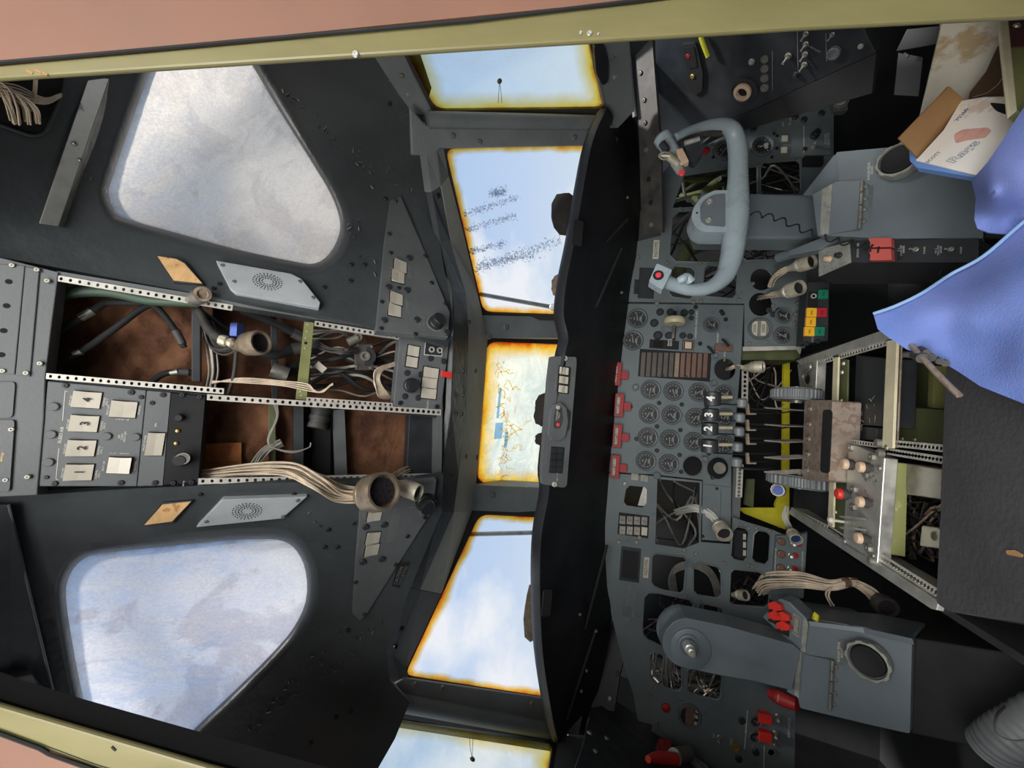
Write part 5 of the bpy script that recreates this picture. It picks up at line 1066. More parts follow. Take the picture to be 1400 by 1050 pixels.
bar('grey_block', [(1238, 633), (1290, 641), (1288, 683), (1232, 675)], -.03, .05, 'steel', bev=.003); bar('metal_box', [(1259, 718), (1288, 722), (1287, 750), (1256, 746)], -.05, .05, 'tagm', bev=.003); turn('ring_mark', PD, 1277, 733, 7, 'rmark', [(1, 0), (1, .05), (.85, .05), (.85, 0)], M['steel'], pe, -.049)
bar('bay_floor', [(1200, 628), (1292, 640), (1290, 830), (1196, 760)], -.30, .01, 'wire2'); bar('bay_floor', [(1090, 490), (1300, 440), (1300, 860), (1080, 705)], -.34, .01, 'dark')
bar('black_side_panel', [(1086, 660), (1134, 664), (1131, 712), (1084, 694)], -.03, .01, 'blk')
t = thing('wire_tangle', 'tangle of brown and black wires in the open pedestal bay', 'wiring', PD.at(1250, 700, -.1)); rg = random.Random(9)
for i in range(42): q = [PD.at(rg.uniform(1222, 1290), rg.uniform(680, 765), -rg.uniform(.05, .16)) for _ in range(4)]; tube('wire', q, rg.uniform(.0012, .003), M[rg.choice(['wire2', 'brown', 'deep', 'deep', 'deep', 'wire2', 'rust'])], t, 5, 5)
for i in range(3): plate('torn_paper', [(1226 + i * 22, 695 + i * 8), (1248 + i * 20, 688 + i * 8), (1256 + i * 15, 700 + i * 8), (1236 + i * 20, 706 + i * 7)], PD, .001, M['rail'], t, off=-.15)
# pedestal walls
for poly in ([(1080, 703), (1283, 834)], [(1087, 491), (1214, 449)]):
    A, B = PD.at(*poly[0], -.002), PD.at(*poly[1], -.002); s = 1 if poly[0][1] < 600 else -1; B2 = A + (B - A) * 1.9; d = V((0, 0, -.5)); e = V((-s * .01, 0, 0))
    mk('side_wall', [A, B2, B2 + d, A + d, A + e, B2 + e, B2 + d + e, A + d + e], [(0, 1, 2, 3), (7, 6, 5, 4), (0, 4, 5, 1), (2, 6, 7, 3)], M['deep'], pe)
cv = thing('pedestal_cover', 'dark charcoal aft cover of the pedestal with two brown scuffs', 'cover', PD.at(1340, 700)); plate('cover_shell', rnd([(1296, 470), (1291, 560), (1286, 700), (1280, 824), (1297, 836), (1480, 858), (1480, 470)], 5), PD, .25, M['leather'], cv, off=.014, bev=.008)
plate('scuff', rnd([(1375, 752), (1388, 752), (1398, 758), (1396, 762), (1376, 758)], 2), PD, .001, M['card'], cv, off=.015)
# trim selector module with tan knobs
tm = thing('trim_selector_panel', 'scratched bare metal selector plate with tan knobs on the pedestal', 'control panel', PD.at(1180, 690)); plate('face_plate', [(1160, 607), (1172, 610), (1209, 626), (1199, 772), (1152, 744), (1157, 660)], PD, .02, M['alu'], tm, off=.006, bev=.0015)
TK = [(.62, 0), (.62, .5), (.95, .55), (1, .7), (1, 1.5), (.98, 1.55)]; TC = [(1.0, 1.5), (1.0, 2.0), (.8, 2.25), (.3, 2.3), (0, 2.3)]
for x, y, m in ((1171, 636, 'tan'), (1193, 640, 'tan'), (1163, 677, 'red'), (1192, 688, 'tan'), (1190, 738, 'tan')):
    k = turn('trim_knob', PD, x, y, 7.5, 'tk', TK + [(0, 1.55)], M['wire2'], tm, .006, 16); turn('coloured_cap', PD, x, y, 7.5, 'tc' + m, TC, M[m], k, .006, 16)
for x, y in ((1158, 631), (1177, 635), (1176, 683), (1172, 731), (1184, 649)): button(PD, x, y, 5, tm, 'steel', .006); 
for x, y in ((1167, 669), (1166, 693), (1177, 726), (1163, 612), (1192, 625), (1187, 750)): turn('hex_nut', PD, x, y, 5.5, 'hexn', [(1, 0), (1, .4), (.5, .4), (.5, .1), (0, .1)], M['steel'], tm, .006, 6)
for y in (705, 720): plate('fork_cheek', [(1147, y), (1166, y + 1), (1168, y + 4), (1150, y + 3)], PD, .02, M['alu'], tm, off=.028)
turn('white_ball', PD, 1158, 714, 5, 'wball', [(.4, 0), (.4, 3), (.9, 3.2), (1, 3.8), (.7, 4.4), (0, 4.6)], M['white'], tm, .0, 14); screws(PD, [(1161, 612), (1203, 640), (1155, 740), (1194, 760)], tm, 3.4, .006)
text('4', PD, 1161, 738, 8, M['wireg'], tm, .0068)
for x, y in ((1205, 606), (1207, 620), (1195, 767)): turn('rail_stud', PD, x, y, 6, 'rstud', [(1, 0), (1, .8), (.7, 1.1), (0, 1.1)], M['steel'], pe, .006, 12)
# ---- throttle quadrant
tq = thing('throttle_quadrant', 'worn thrust levers numbered 1 to 4 with black ribbed trim wheels', 'throttle', PD.at(1100, 600))
hd = plate('quadrant_head', rnd([(1100, 547), (1138, 547), (1133, 658), (1096, 655)], 3), PD, .05, M['rust'], tq, [rnd([(1125, 561), (1142, 560), (1138, 649), (1122, 645)][:4], 4)] if 0 else [], off=.035, bev=.002)
plate('dark_window', rnd([(1125, 560), (1137, 560), (1133, 648), (1121, 645)], 5), PD, .002, M['dark'], tq, off=.0362)
for y in (559, 580, 600, 621, 643): turn('spring_clip', PD, 1108 - (y - 559) * .05, y, 4, 'clip', [(1, 0), (1, .5), (.5, .5), (.5, .2), (0, .2)], M['steel'], hd, .035, 12)
for i, (y, yb) in enumerate(((561, 561), (582, 582), (602, 602), (623, 623), (641, 643))):
    A, B = W(1052, y - 3 + i * 2, .93), PD.at(1098, yb, .03); 
    vs = []; 
    for p in (A, B):
        for dz in (-.03, .012): vs += [p + V((-.0015, 0, dz)), p + V((.0015, 0, dz))]
    mk('slot_blade', vs, [(0, 4, 5, 1), (2, 3, 7, 6), (0, 2, 6, 4), (1, 5, 7, 3), (0, 1, 3, 2), (4, 6, 7, 5)], M['steel'], tq)
LW = .865
for i, (xk, y, w_) in enumerate(((974, 545, 20), (971.5, 567, 18), (970.5, 586, 18), (970, 609.5, 19))):
    A, B = W(xk, y - w_ / 2 + .5, LW), W(xk, y + w_ / 2 - .5, LW); ax = (A - B).normalized(); L_ = (A - B).length
    a_ = ax.cross(fw).normalized(); b_ = ax.cross(a_)
    lv = inst('thrust_lever', lathe_mesh('tlev', [(.8, 0), (1, .04), (1, .96), (.8, 1)], M['blk'], 20), B, a_, b_, ax, (.0175, .0175, L_), tq)
    KP_ = Plane(W(xk - 1, y, LW - .018), W(xk - 3, y, 1) - CAM); text('4321'[i], KP_, xk - 2, y, 11, M['ltr'], lv, 0, bold=.03)
    kn = W(xk, y, LW)
    y2 = y + 8 + (3 if i == 3 else 0)
    tube('lever_arm', [W(xk + 6, y2 - 1, LW + .01), W(1000, y2, LW + .03), W(1022, y2 + 2, LW + .05), W(1026, y2 + 10, LW + .06), W(1062, y2 + 12 - i, LW + .12), PD.at(1098, y2 + 7 - i * 1.5, -.02)], [.005, .0045, .004, .0035, .004, .004], M['blk'], lv, 8, 4, flat=(V((1, 0, 0)), .4))
    tube('worn_link', [W(xk + 11, y - w_ * .3 + 4, LW), W(1000, y - w_ * .3 + 4, LW + .01)], .004, M['wheelw'], lv, 8, 3)
    plate('crank_edge', [(1021, y2 - 1), (1024, y2 - 1), (1025, y2 + 12), (1034, y2 + 12), (1034, y2 + 14), (1022, y2 + 14)], Plane(W(1025, y2, LW + .03), fw * -1), .006, M['rust'], lv)
for x, y in ((1014, 551), (1011, 571), (1010, 590), (1008, 611), (1007, 632)):
    A, B = W(x, y + 6.5, .90), W(x, y - 6.5, .90); ax = (B - A).normalized(); a_ = ax.cross(fw).normalized(); kk = inst('reverse_lever', lathe_mesh('rlev', [(.7, 0), (1, .15), (1, .85), (.7, 1)], M['knobg'], 16), A, a_, ax.cross(a_), ax, (.012, .012, (B - A).length), tq)
    tube('lever_stem', [W(x + 2, y + 6, .905), W(x + 16, y + 9, .93), W(1060, y + 9, 1.0)], .003, M['blk'], kk, 6, 3)
def gear(i, j): return 1.0 if i % 2 else .95
for c, r, lab in ((W(1089, 540, .955), .055, 'black ribbed trim wheel'), (W(1093, 657, .955), .070, 'black ribbed trim wheel')):
    key = 'trim%d' % int(r * 1000); ax = V((1, .0, 0)); me = lathe_mesh(key, [(.3, -.01), (.9, -.01), (.93, -.008), (1, -.007), (1, .007), (.93, .008), (.9, .01), (.3, .01)], M['knobg'], 144, False, lambda i, j: (.96 if i % 4 < 2 else 1.0) if 2 < j < 5 else 1)
    w_ = inst('trim_wheel', me, c, V((0, 1, 0)), V((0, 0, 1)), ax, (r, r, 1.45), tq); tube('axle', [c + ax * -.02, c + ax * .02], .012, M['steel'], w_, 10, 2)
# ---- yellow primed bay forward of the pedestal
PY = Plane(CAM + V((0, 1.32, 0)), V((0, -1, 0)))
yb = thing('avionics_bay', 'yellow primed frame in the opening ahead of the pedestal', 'frame', PY.at(1045, 600))
plate('yellow_post', [(1072, 470), (1080, 470), (1079, 720), (1066, 722), (1060, 690), (1066, 676), (1070, 676)], PY, .01, M['yellow'], yb); plate('yellow_shelf', [(1008, 694), (1062, 694), (1067, 676), (1074, 676), (1074, 724), (1018, 702)], Plane(PY.at(1040, 700), V((.5, -1, .3))), .004, M['yellow'], yb)
plate('olive_ledge', [(1014, 476), (1096, 474), (1093, 492), (1014, 492)], PN, .1, M['zincd'], yb, off=-.03); plate('pale_edge', [(1016, 474), (1092, 473), (1096, 476), (1094, 484), (1090, 478), (1016, 480)], PN, .004, M['rail'], yb, off=.004)
for p0, p1, n in (((1019, 500), (1018, 556), 9), ((1012, 600 + 35), (1010, 680), 9)): rail('perforated_rail', p0, p1, 9, PN, n, yb, off=-.02, r=.25); 
plate('side_web', [(1003, 640), (1015, 640), (1011, 716), (1000, 708)], PN, .01, M['ohp'], yb, off=-.025); plate('side_web', [(1018, 690), (1022, 655), (1032, 655), (1030, 694)], PY, .01, M['zincd'], yb, off=.02)
tangle('beige cables crossing behind the yellow post', [(1020, 490, 1080, 560)], 9, ['wire', 'wireg', 'wire2', 'deep'], 12, 1.26, 1.34, (.0015, .003))
# floor sheet & dark kick plates
for nm, poly, Y, lab in (('kick_plate', [(1000, 480), (1110, 480), (1110, 720), (1000, 720)], 1.5, ''),): plate(nm, poly, Plane(CAM + V((0, Y, 0)), V((0, -1, 0))), .01, M['dark'], yb)
# ---- loose plugs below the panels
def plug(label, p0, p1, r, wires, m='conn', **k):
    t = thing('cable_plug', label, 'connector', p0, 'loose cable plugs'); connector('x', '', p0, p1, r, wires, t, m, seed=40 + len(ORG) % 9000, **k); return t
plug('upper of two grey plugs hanging right of the round cutouts, starboard side', W(1078, 367, 1.03), W(1111, 357, .97), .019, [W(1053, 390, 1.12), W(1058, 380, 1.09), W(1068, 372, 1.05)], 'conn2', wm='wire', nw=14)
plug('lower of two grey plugs hanging from a round cutout, starboard side', W(1064, 402, 1.06), W(1094, 393, .99), .020, [W(1040, 408, 1.2), W(1050, 405, 1.12)], 'conn2', wm='wire', nw=14)
plug('plug with knotted beige wires coming out of the centre panel hole', W(1015, 503, 1.12), W(1044, 501, 1.08), .017, [W(994, 506, 1.24), W(999, 504, 1.14), W(1008, 501, 1.12)], 'conn2', wm='wire', nw=12)
plug('round plug on an arching white loom over the blank centre plate', W(979, 712, 1.08), W(991, 731, 1.02), .0215, [W(925, 700, 1.3), W(946, 695, 1.14), W(962, 699, 1.1), W(973, 705, 1.08)], 'conn2', wm='ltr', nw=18, wr=.0018)
plug('cream plug hanging from the yellow frame corner on a short white loom', W(1079, 722, 1.0), W(1089, 738, .95), .0145, [W(1075, 694, 1.06), W(1073, 706, 1.04), W(1077, 716, 1.02)], 'conn2', wm='ltr', nw=10, wr=.0016, plug='bluec')
plug('small white ringed socket with blue face beside the lower trim wheel', W(1069, 672, 1.02), W(1063, 670, .97), .0155, None, 'white', plug='bluec')
plug('cream plug lying by the port cutout next to the white taped lead', W(1002, 813, 1.08), W(1020, 814, 1.04), .0135, [W(985, 806, 1.1), W(992, 814, 1.1)], 'conn2', wm='wire2', nw=4)
t = thing('taped_lead', 'white taped lead with a small ring end over the port cutouts', 'wiring', W(990, 785, 1.12)); tube('lead', [W(988, 781, 1.13), W(990, 795, 1.12), W(992, 806, 1.11)], .004, M['ltr'], t, 8, 5); q = W(988, 780, 1.13); nn = (CAM - q).normalized(); aa = nn.orthogonal().normalized(); inst('ring_end', lathe_mesh('rend', [(.5, 0), (1, 0), (1, .5), (.6, .5), (.5, 0)], M['steel'], 14), q, aa, nn.cross(aa), nn, .010, t)
tube('lead', [W(992, 806, 1.11), W(1003, 820, 1.1), W(1018, 828, 1.1)], .003, M['deep'], t, 6, 5)
t = thing('wire_loom', 'long cream wire loom lying above the port column housing', 'wiring', W(1100, 797, .98)); bundle('wires', [W(1040, 806, 1.08), W(1052, 796, 1.04), W(1095, 794, .99), W(1135, 800, .95), W(1165, 796, .93), W(1185, 805, .92), W(1196, 815, .92)], .020, 26, .0022, M['wire'], t, 6, 7, [1.0, 1.1, .9, .5, .4, .5, .6])
tube('loop', [W(1137, 802, .94), W(1133, 815, .93), W(1140, 828, .93)], .0018, M['wire'], t, 5, 5); tube('loop', [W(1137, 802, .94), W(1129, 812, .93), W(1136, 828, .93)], .0018, M['wire'], t, 5, 5)
for x in (1157, 1168): tube('ferrule', [W(x - 2, 796, .93), W(x + 3, 796, .93)], .011, M['brown'], t, 10, 2)
connector('x', '', W(1197, 817, .92), W(1214, 832, .88), .024, None, t, 'wire2', seed=77)
# ================================================================ CONTROL COLUMNS
CA = Plane(CAM + V((0, .98, 0)), V((0, -1, 0)))
MF = PX((1105, 900, .84), (1245, 930, .715)); MS = PX((1105, 300, .84), (1245, 260, .715)); F1 = PX((1045, 860, .915), (1103, 880, .842))
def knurl(i, j): return 1 + (.06 if (i // 3) % 2 and 2 <= j <= 5 else 0)
def adj(S, x, y, r, par):
    k = turn('adjust_knob', S, x, y, r, 'adj', [(.92, 0), (1, .1), (1, .35), (.98, .6), (1.02, .75), (.98, .85), (.9, .88), (.86, .6), (.84, .6), (.84, 0)], M['wearb'], par, .004, 60, rim=knurl)
    turn('knob_cap', S, x, y, r, 'adjc', [(.80, 0), (.82, .6), (.78, .85), (.72, .9), (.66, .86), (0, .84)], M['deep'], k, .004, 40); return k
cc = thing('control_column', 'grey control column without its wheel, bare splined shaft showing', 'control column', CA.at(1050, 900, -.3))
hubp = [(940 + 34 * math.cos(a), 879 + 34 * math.sin(a)) for a in [math.radians(d) for d in range(268, 96, -12)]]
plate('column_arm', hubp + [(937, 913), (983, 923), (1030, 931), (1082, 944), (1094, 890), (1086, 882), (997, 857)], CA, .07, M['column'], cc, off=0, bev=.006)
turn('hub_plate', CA, 944, 886, 28, 'hubp', [(1, 0), (1, .08), (.97, .1), (0, .1)], M['column'], cc, .001, 40)
h = turn('bearing', CA, 941, 881, 15, 'bear', [(1, 0), (1, .25), (.85, .3), (.8, .2), (.7, .2), (.66, .6), (.5, .65), (0, .65)], M['column'], cc, .004, 28)
turn('splined_shaft', CA, 940, 882, 7.5, 'spl', [(1, 0), (1, 1.6), (.75, 1.7), (.75, 2.6), (.5, 2.7), (.5, 3.3), (0, 3.35)], M['alu'], cc, .016, 24, rim=lambda i, j: .9 if i % 2 else 1)
plate('upper_cheek', [(1042, 844), (1066, 818), (1079, 823), (1106, 849), (1100, 893), (1084, 882)], F1, .05, M['column'], cc, off=0, bev=.003)
plate('worn_ridge', [(1098, 846), (1105, 849), (1101, 892), (1095, 890)], F1, .002, M['wearb'], cc, off=.0012)
SF = P3((1105, 848, .84), (1247, 872, .705), (1160, 832, .93))
plate('side_face', [(1066, 817), (1163, 832), (1249, 866), (1247, 873), (1180, 858), (1105, 849), (1079, 823)], SF, .01, M['column'], cc, bev=.001)
plate('side_lid', [(1096, 822), (1162, 838), (1160, 854), (1112, 846)], SF, .002, M['column'], cc, off=.002, bev=.0006)
plate('housing_face', rnd([(1104, 848), (1180, 857), (1247, 872), (1244, 1003), (1190, 991), (1094, 968), (1090, 950), (1100, 893)], 3), MF, .12, M['column'], cc, bev=.008)
plate('arm_cover', rnd([(1080, 882), (1090, 884), (1102, 895), (1138, 903), (1134, 971), (1098, 962), (1089, 952), (1076, 946)], 2), PX((1080, 900, .868), (1136, 930, .796)), .03, M['column'], cc, off=0, bev=.003)
plate('worn_ridge', [(1089, 887), (1096, 892), (1092, 955), (1086, 950)], PX((1080, 900, .868), (1136, 930, .796)), .001, M['wearb'], cc, off=.0008)
for y0, y1 in ((903, 917), (918, 930), (932, 946), (948, 971)): tube('hinge', [MF.at(1138 - (y0 - 903) * .05, y0, .022), MF.at(1138 - (y1 - 903) * .05, y1, .022)], .0032, M['steel'], cc, 8, 2)
screws(MF, [(1143.5, 912), (1142.5, 929), (1141.5, 948), (1140.5, 963)], cc, 4, .001)
plate('name_plate', [(1146, 873), (1157, 874), (1154, 911), (1143, 909)], MF, .001, M['ohp'], cc, off=.001); text('RUDDER PEDAL\nADJUST', MF, 1149, 892, 3.6, M['ltr'], cc, .0024); adj(MF, 1191, 899, 33, cc)
plate('data_plate', [(1084, 838), (1095, 845), (1092, 872), (1083, 866)], F1, .001, M['wearb'], cc, off=.001); rect_lines(F1, [(1086, 842), (1093, 847), (1091, 868), (1084, 863), (1086, 842)], .8, cc, 'blk', off=.0018)
for (x, y) in ((1055, 836), (1066, 850)):
    for dy in (-8, 5):
        g = plate('red_guard', rnd([(x - 5, y + dy - 3), (x + 3, y + dy - 6), (x + 13, y + dy), (x + 13, y + dy + 4), (x - 4, y + dy + 5)], 1), F1, .010, M['red'], cc, off=.022, bev=.001); plate('guard_wall', [(x + 1, y + dy + 4), (x + 13, y + dy + 4), (x + 13, y + dy + 7), (x + 1, y + dy + 7)], F1, .02, M['red'], g, off=.018)
    plate('guard_base', fR(F1, x + 4, y + 2, 18, 30), F1, .004, M['deep'], cc, off=.005)
lump('yellow_crumb', 'yellow foam crumb on the port column housing edge', 'scrap', W(1115, 844, .83), (.010, .007, .006), M['yellow'], 7, 10)
dk = thing('footwell_casing', 'dark boxed casing aft of the port column housing', 'casing', MF.at(1300, 940, -.05)); plate('casing', [(1249, 872), (1460, 905), (1460, 1050), (1244, 1003)], MF, .15, M['deep'], dk, off=-.02, bev=.004)
# starboard column
sc = thing('control_column', 'grey control column carrying the half-circle wheel', 'control column', CA.at(1050, 290, -.3))
plate('column_arm', [(960, 262), (1111, 266), (1130, 300), (1128, 322), (1100, 326), (960, 326), (950, 300)], CA, .07, M['column'], sc, bev=.005)
F1s = PX((1096, 266, .89), (1146, 230, .82)); CBp = PX((1110, 290, .838), (1176, 280, .764))
plate('upper_cheek', [(1096, 267), (1140, 211), (1148, 209), (1150, 247), (1113, 267)], F1s, .05, M['column'], sc, bev=.003)
plate('lower_cheek', [(1078, 343), (1132, 321), (1140, 328), (1120, 341), (1075, 350)], F1s, .03, M['column'], sc, off=-.01, bev=.002)
plate('housing_face', rnd([(1143, 208), (1232, 200), (1344, 198), (1344, 326), (1205, 326), (1130, 322), (1147, 250)], 3), MS, .12, M['column'], sc, bev=.008)
plate('arm_cover', rnd([(1111, 266), (1144, 248), (1178, 247), (1173, 313), (1135, 320), (1118, 323)], 2), CBp, .03, M['column'], sc, bev=.003); plate('worn_ridge', [(1124, 259), (1138, 251), (1133, 320), (1121, 322)], CBp, .001, M['wearb'], sc, off=.0008)
for y0, y1 in ((248, 262), (264, 280), (282, 300), (301, 313)): tube('hinge', [MS.at(1179 - (y0 - 248) * .06, y0, .018), MS.at(1179 - (y1 - 248) * .06, y1, .018)], .0032, M['steel'], sc, 8, 2)
screws(MS, [(1184, 255), (1183, 272), (1182, 287), (1181, 303)], sc, 4, .001); text('RUDDER PEDAL\nADJUST', MS, 1190, 233, 3.6, M['ltr'], sc, .001); adj(MS, 1231, 226, 32, sc)
dk = thing('footwell_casing', 'dark boxed casing aft of the starboard column housing', 'casing', MS.at(1370, 260, -.05)); plate('casing', [(1344, 200), (1460, 200), (1460, 326), (1344, 326)], MS, .12, M['deep'], dk, off=-.02, bev=.004)
# wheel
yk = thing('control_wheel', 'pale grey ram-horn control wheel with red button grips', 'control wheel', CA.at(985, 290, .05))
YW = .855
pp = [(924, 188, 5), (945, 178, 5.5), (975, 170.5, 7), (999, 176, 10.5), (1008, 200, 12), (1009, 240, 12.5), (1007, 290, 16), (1004, 325, 15), (999, 355, 14), (990, 378, 12), (970, 393, 9), (945, 396, 8.5), (920, 389, 9), (905, 382, 9)]
dd = [.80, .81, .82, .835, .845, .85, .855, .85, .845, .835, .82, .81, .80, .79]
tube('wheel_rim', [W(x, y, d) for (x, y, r), d in zip(pp, dd)], [r * d / F for (x, y, r), d in zip(pp, dd)], M['yoke'], yk, 20, 6)
HB = Plane(W(975, 290, YW), V((0, -1, .1)))
hp = rnd([(1003, 260), (976, 260), (958, 270), (948, 284), (945, 298), (951, 311), (962, 317), (1003, 317)], 5)
plate('hub_cover', hp, HB, .06, M['yoke'], yk, bev=.004); plate('hub_lid', rnd([(992, 264), (975, 266), (962, 274), (957, 282), (958, 302), (965, 308), (992, 310)], 3), HB, .002, M['column'], yk, off=.001, bev=.0005)
screws(HB, [(970, 275.5), (969, 301)], yk, 4.5, .001, 'alu'); turn('hole', HB, 953, 291, 1.6, 'holeblk', [(1, 0), (0, .05)], M['dark'], yk, .001, 10)
GE = Plane(W(900, 377, .775), V((.12, -1, .1)))
plate('grip_block', rnd([(887, 385), (898, 360), (919, 369), (906, 396)], 2), GE, .022, M['yoke'], yk, off=.004, bev=.002); turn('button_recess', GE, 900, 376.5, 7.5, 'brec', [(1, 0), (1, .1), (0, .1)], M['deep'], yk, .0045, 20); turn('red_button', GE, 900, 376.5, 4, 'rb', [(1, 0), (1, .5), (.8, .7), (0, .7)], M['redb'], yk, .005, 16)
tube('trigger', [W(928, 384, .79), W(934, 381, .785), W(939, 377, .785), W(944, 384, .79)], [.008, .009, .006, .010], M['yoke'], yk, 10, 4)
A = W(903, 184, .80); B = W(924, 218, .80); ax = (B - A).normalized(); aa = ax.cross(fw).normalized()
inst('switch_head', lathe_mesh('swh', [(.7, 0), (1, .08), (1, .3), (.92, .32), (.92, .75), (.7, .95), (0, 1)], M['yoke'], 16), A, aa, ax.cross(aa), ax, (.018, .018, (B - A).length), yk)
GT = Plane(W(920, 205, .775), V((0, -1, .2)))
plate('tan_block', [(924, 204), (933, 202), (942, 220), (930, 226)], GT, .015, M['tan'], yk, off=.004, bev=.001); plate('black_body', rnd([(935, 194), (955, 190), (962, 206), (950, 222), (940, 218)], 3), GT, .02, M['blk'], yk, off=-.01, bev=.002)
for a, b, r, m in (((905, 196), (912, 206), .007, 'blk'), ((915, 214), (928, 226), .008, 'conn2'), ((922, 222), (932, 236), .009, 'wearb'), ((903, 213), (916, 213), .003, 'conn2'), ((936, 196), (956, 190), .005, 'alu')): tube('switch_lever', [W(*a, .775), W(*b, .77)], r, M[m], yk, 8, 3)
tube('wire_loop', [W(918, 216, .775), W(907, 218, .77), (W(901, 213, .77)), W(908, 208, .77), W(920, 211, .775)], .0016, M['conn2'], yk, 6, 5); turn('red_button', GT, 932, 237, 4.5, 'rb', [(1, 0)], M['redb'], yk, .004, 16)
tube('grip_back', [W(930, 196, .81), W(941, 187, .82), W(958, 183, .825), W(985, 182, .83)], [.005, .007, .008, .006], M['wire2'], yk, 10, 5)
# coiled cord
t = thing('coiled_cord', 'black coiled cord drooping from the starboard wheel hub', 'cord', W(1100, 315, .83)); P_ = catmull([W(1022, 291, .86), W(1060, 298, .86), W(1100, 315, .84), W(1140, 328, .80), W(1180, 336, .76), W(1200, 342, .74), W(1230, 350, .72), W(1262, 357, .70), (W(1292, 376, .68))], 22); fr_ = frames(P_)
tube('cord', [p + (u * math.cos(i * .62) + w * math.sin(i * .62)) * .0058 for i, (p, (tt, u, w)) in enumerate(zip(P_, fr_))], .0017, M['deep'], t, 5, 0)
# stick shaker box
SS = PX((1165, 343, .79), (1335, 343, .63))
t = thing('stall_test_panel', 'dark switch box with two pink-red guards and two toggles', 'control panel', SS.at(1250, 343)); plate('face_plate', [(1161, 330), (1338, 325), (1338, 359), (1162, 359)], SS, .05, M['blk'], t, off=0, bev=.0012)
SE = P3((1119, 341, .86), (1160, 330, .79), (1119, 378, .86)); plate('end_plate', [(1119, 341), (1160, 330.5), (1162, 359), (1119, 378)], SE, .004, M['wearb'], t, bev=.0006); knob(SE, 1134, 354, 4, t, 'tan', .001); knob(SE, 1148, 349, 4, t, 'blk', .001)
plate('side_plate', [(1162, 360), (1338, 360), (1338, 388), (1140, 388), (1119, 379)], P3((1162, 360, .79), (1338, 360, .63), (1250, 388, .74)), .004, M['deep'], t)
for y, h_ in ((331.5, 12), (348, 15)): g = plate('red_guard', rnd([(1187, y - h_ / 2), (1218, y - h_ / 2 - .5), (1219, y + h_ / 2), (1189, y + h_ / 2 + .5), (1190, y + 1)], 1), SS, .012, M['redp'], t, off=.016, bev=.0015)
toggle(SS, 1252, 341, 5, t, .001); toggle(SS, 1300, 341, 5, t, .001)
for x, s in ((1173, 'STICK PUSHER'), (1232, 'NO. 1\nSTALL TEST\nSHAKER'), (1283, 'NO. 2\nSTALL TEST\nSHAKER'), (1264, 'PUSHER'), (1314, 'PUSHER')): text(s, SS, x, 342, 2.8, M['ltr'], t, .001)
t = thing('torque_tube', 'grey tube running behind the two hanging plugs', 'tube', W(1090, 345, .98)); tube('tube', [W(1065, 352, 1.04), W(1120, 334, .93)], .014, M['column'], t, 14, 3)
# ================================================================ SIDE CONSOLES
SCF = P3((1000, 163, 1.0), (1197, 73, .72), (900, 60, .95)); SCU = P3((1000, 163, 1.0), (1197, 73, .72), (1190, 128, .76))
t = thing('side_console', 'dark side console with round tan-ringed outlet, jacks and toggles', 'console', SCF.at(1050, 120)); plate('console_face', [(894, 20), (1150, -60), (1184, 46), (1198, 73), (1000, 164), (935, 212), (906, 238), (900, 180)], SCF, .02, M['blk'], t, bev=.002)
plate('console_side', [(1000, 164), (1198, 73), (1192, 128), (1150, 140), (990, 186), (950, 205)], SCU, .01, M['deep'], t, off=0, bev=.001)
plate('display_unit', rnd([(931, 61), (951, 59), (961, 100), (960, 124), (950, 132), (943, 126)], 4), SCF, .006, M['deep'], t, off=.006, bev=.001); button(SCF, 941, 76, 3, t, 'redd', .006); button(SCF, 947, 104, 3, t, 'brass', .006); plate('display_window', rnd([(935, 66), (949, 64), (953, 92), (940, 94)], 2), SCF, .002, M['dark'], t, off=.0075)
tube('yellow_tape', [SCF.at(958, 50, .01), SCF.at(963, 64, .012), SCF.at(968, 77, .012)], .005, M['tyel'], t, 8, 4)
o_ = turn('outlet_bowl', SCF, 1018, 124, 18, 'bowl', [(1.02, 0), (1.02, .1), (.95, .12), (.8, .02), (0, .02)], M['blk'], t, .001, 32); turn('tan_ring', SCF, 1016, 125, 11.5, 'tring', [(1, 0), (1, .3), (.62, .35), (.55, .1), (.55, 0)], M['tan'], o_, .001, 28); turn('hole', SCF, 1016, 125, 6.5, 'holeblk4', [(1, 0), (0, .02)], M['dark'], o_, .003, 20)
for y in (80, 93, 106, 119): turn('jack_socket', SCF, 1046, y, 5.5, 'jsock', [(1, 0), (1, .4), (.7, .4), (.7, .05), (0, .05)], M['steel'], t, .001, 16)
rect_lines(SCF, [(1056, 70), (1056, 124)], .8, t, 'ltrd'); rect_lines(SCF, [(1090, 40), (1091, 96)], .8, t, 'ltrd'); rect_lines(SCF, [(1129, 46), (1130, 84)], .8, t, 'ltrd')
for x, y in ((1102, 46), (1102, 60), (1101, 74), (1100, 88)): toggle(SCF, x, y, 4.5, t, .001)
toggle(SCF, 1078, 76, 5, t, .001); turn('vent_wheel', SCF, 1141, 71, 10, 'vent', [(1, 0), (1, .5), (.9, .6), (.7, .6), (.6, .3), (0, .3)], M['knobg'], t, .001, 24, rim=lambda i, j: .95 if i % 2 and j < 3 else 1); toggle(SCF, 1138, 47, 4, t, .001); screws(SCF, [(1177, 63), (1028, 84)], t, 4.5, .001, 'alu'); knob(SCF, 1089, 101, 4, t, 'blk', .001)
text('AUDIO SELECT', SCF, 1112, 66, 2.8, M['ltrd'], t, .002)
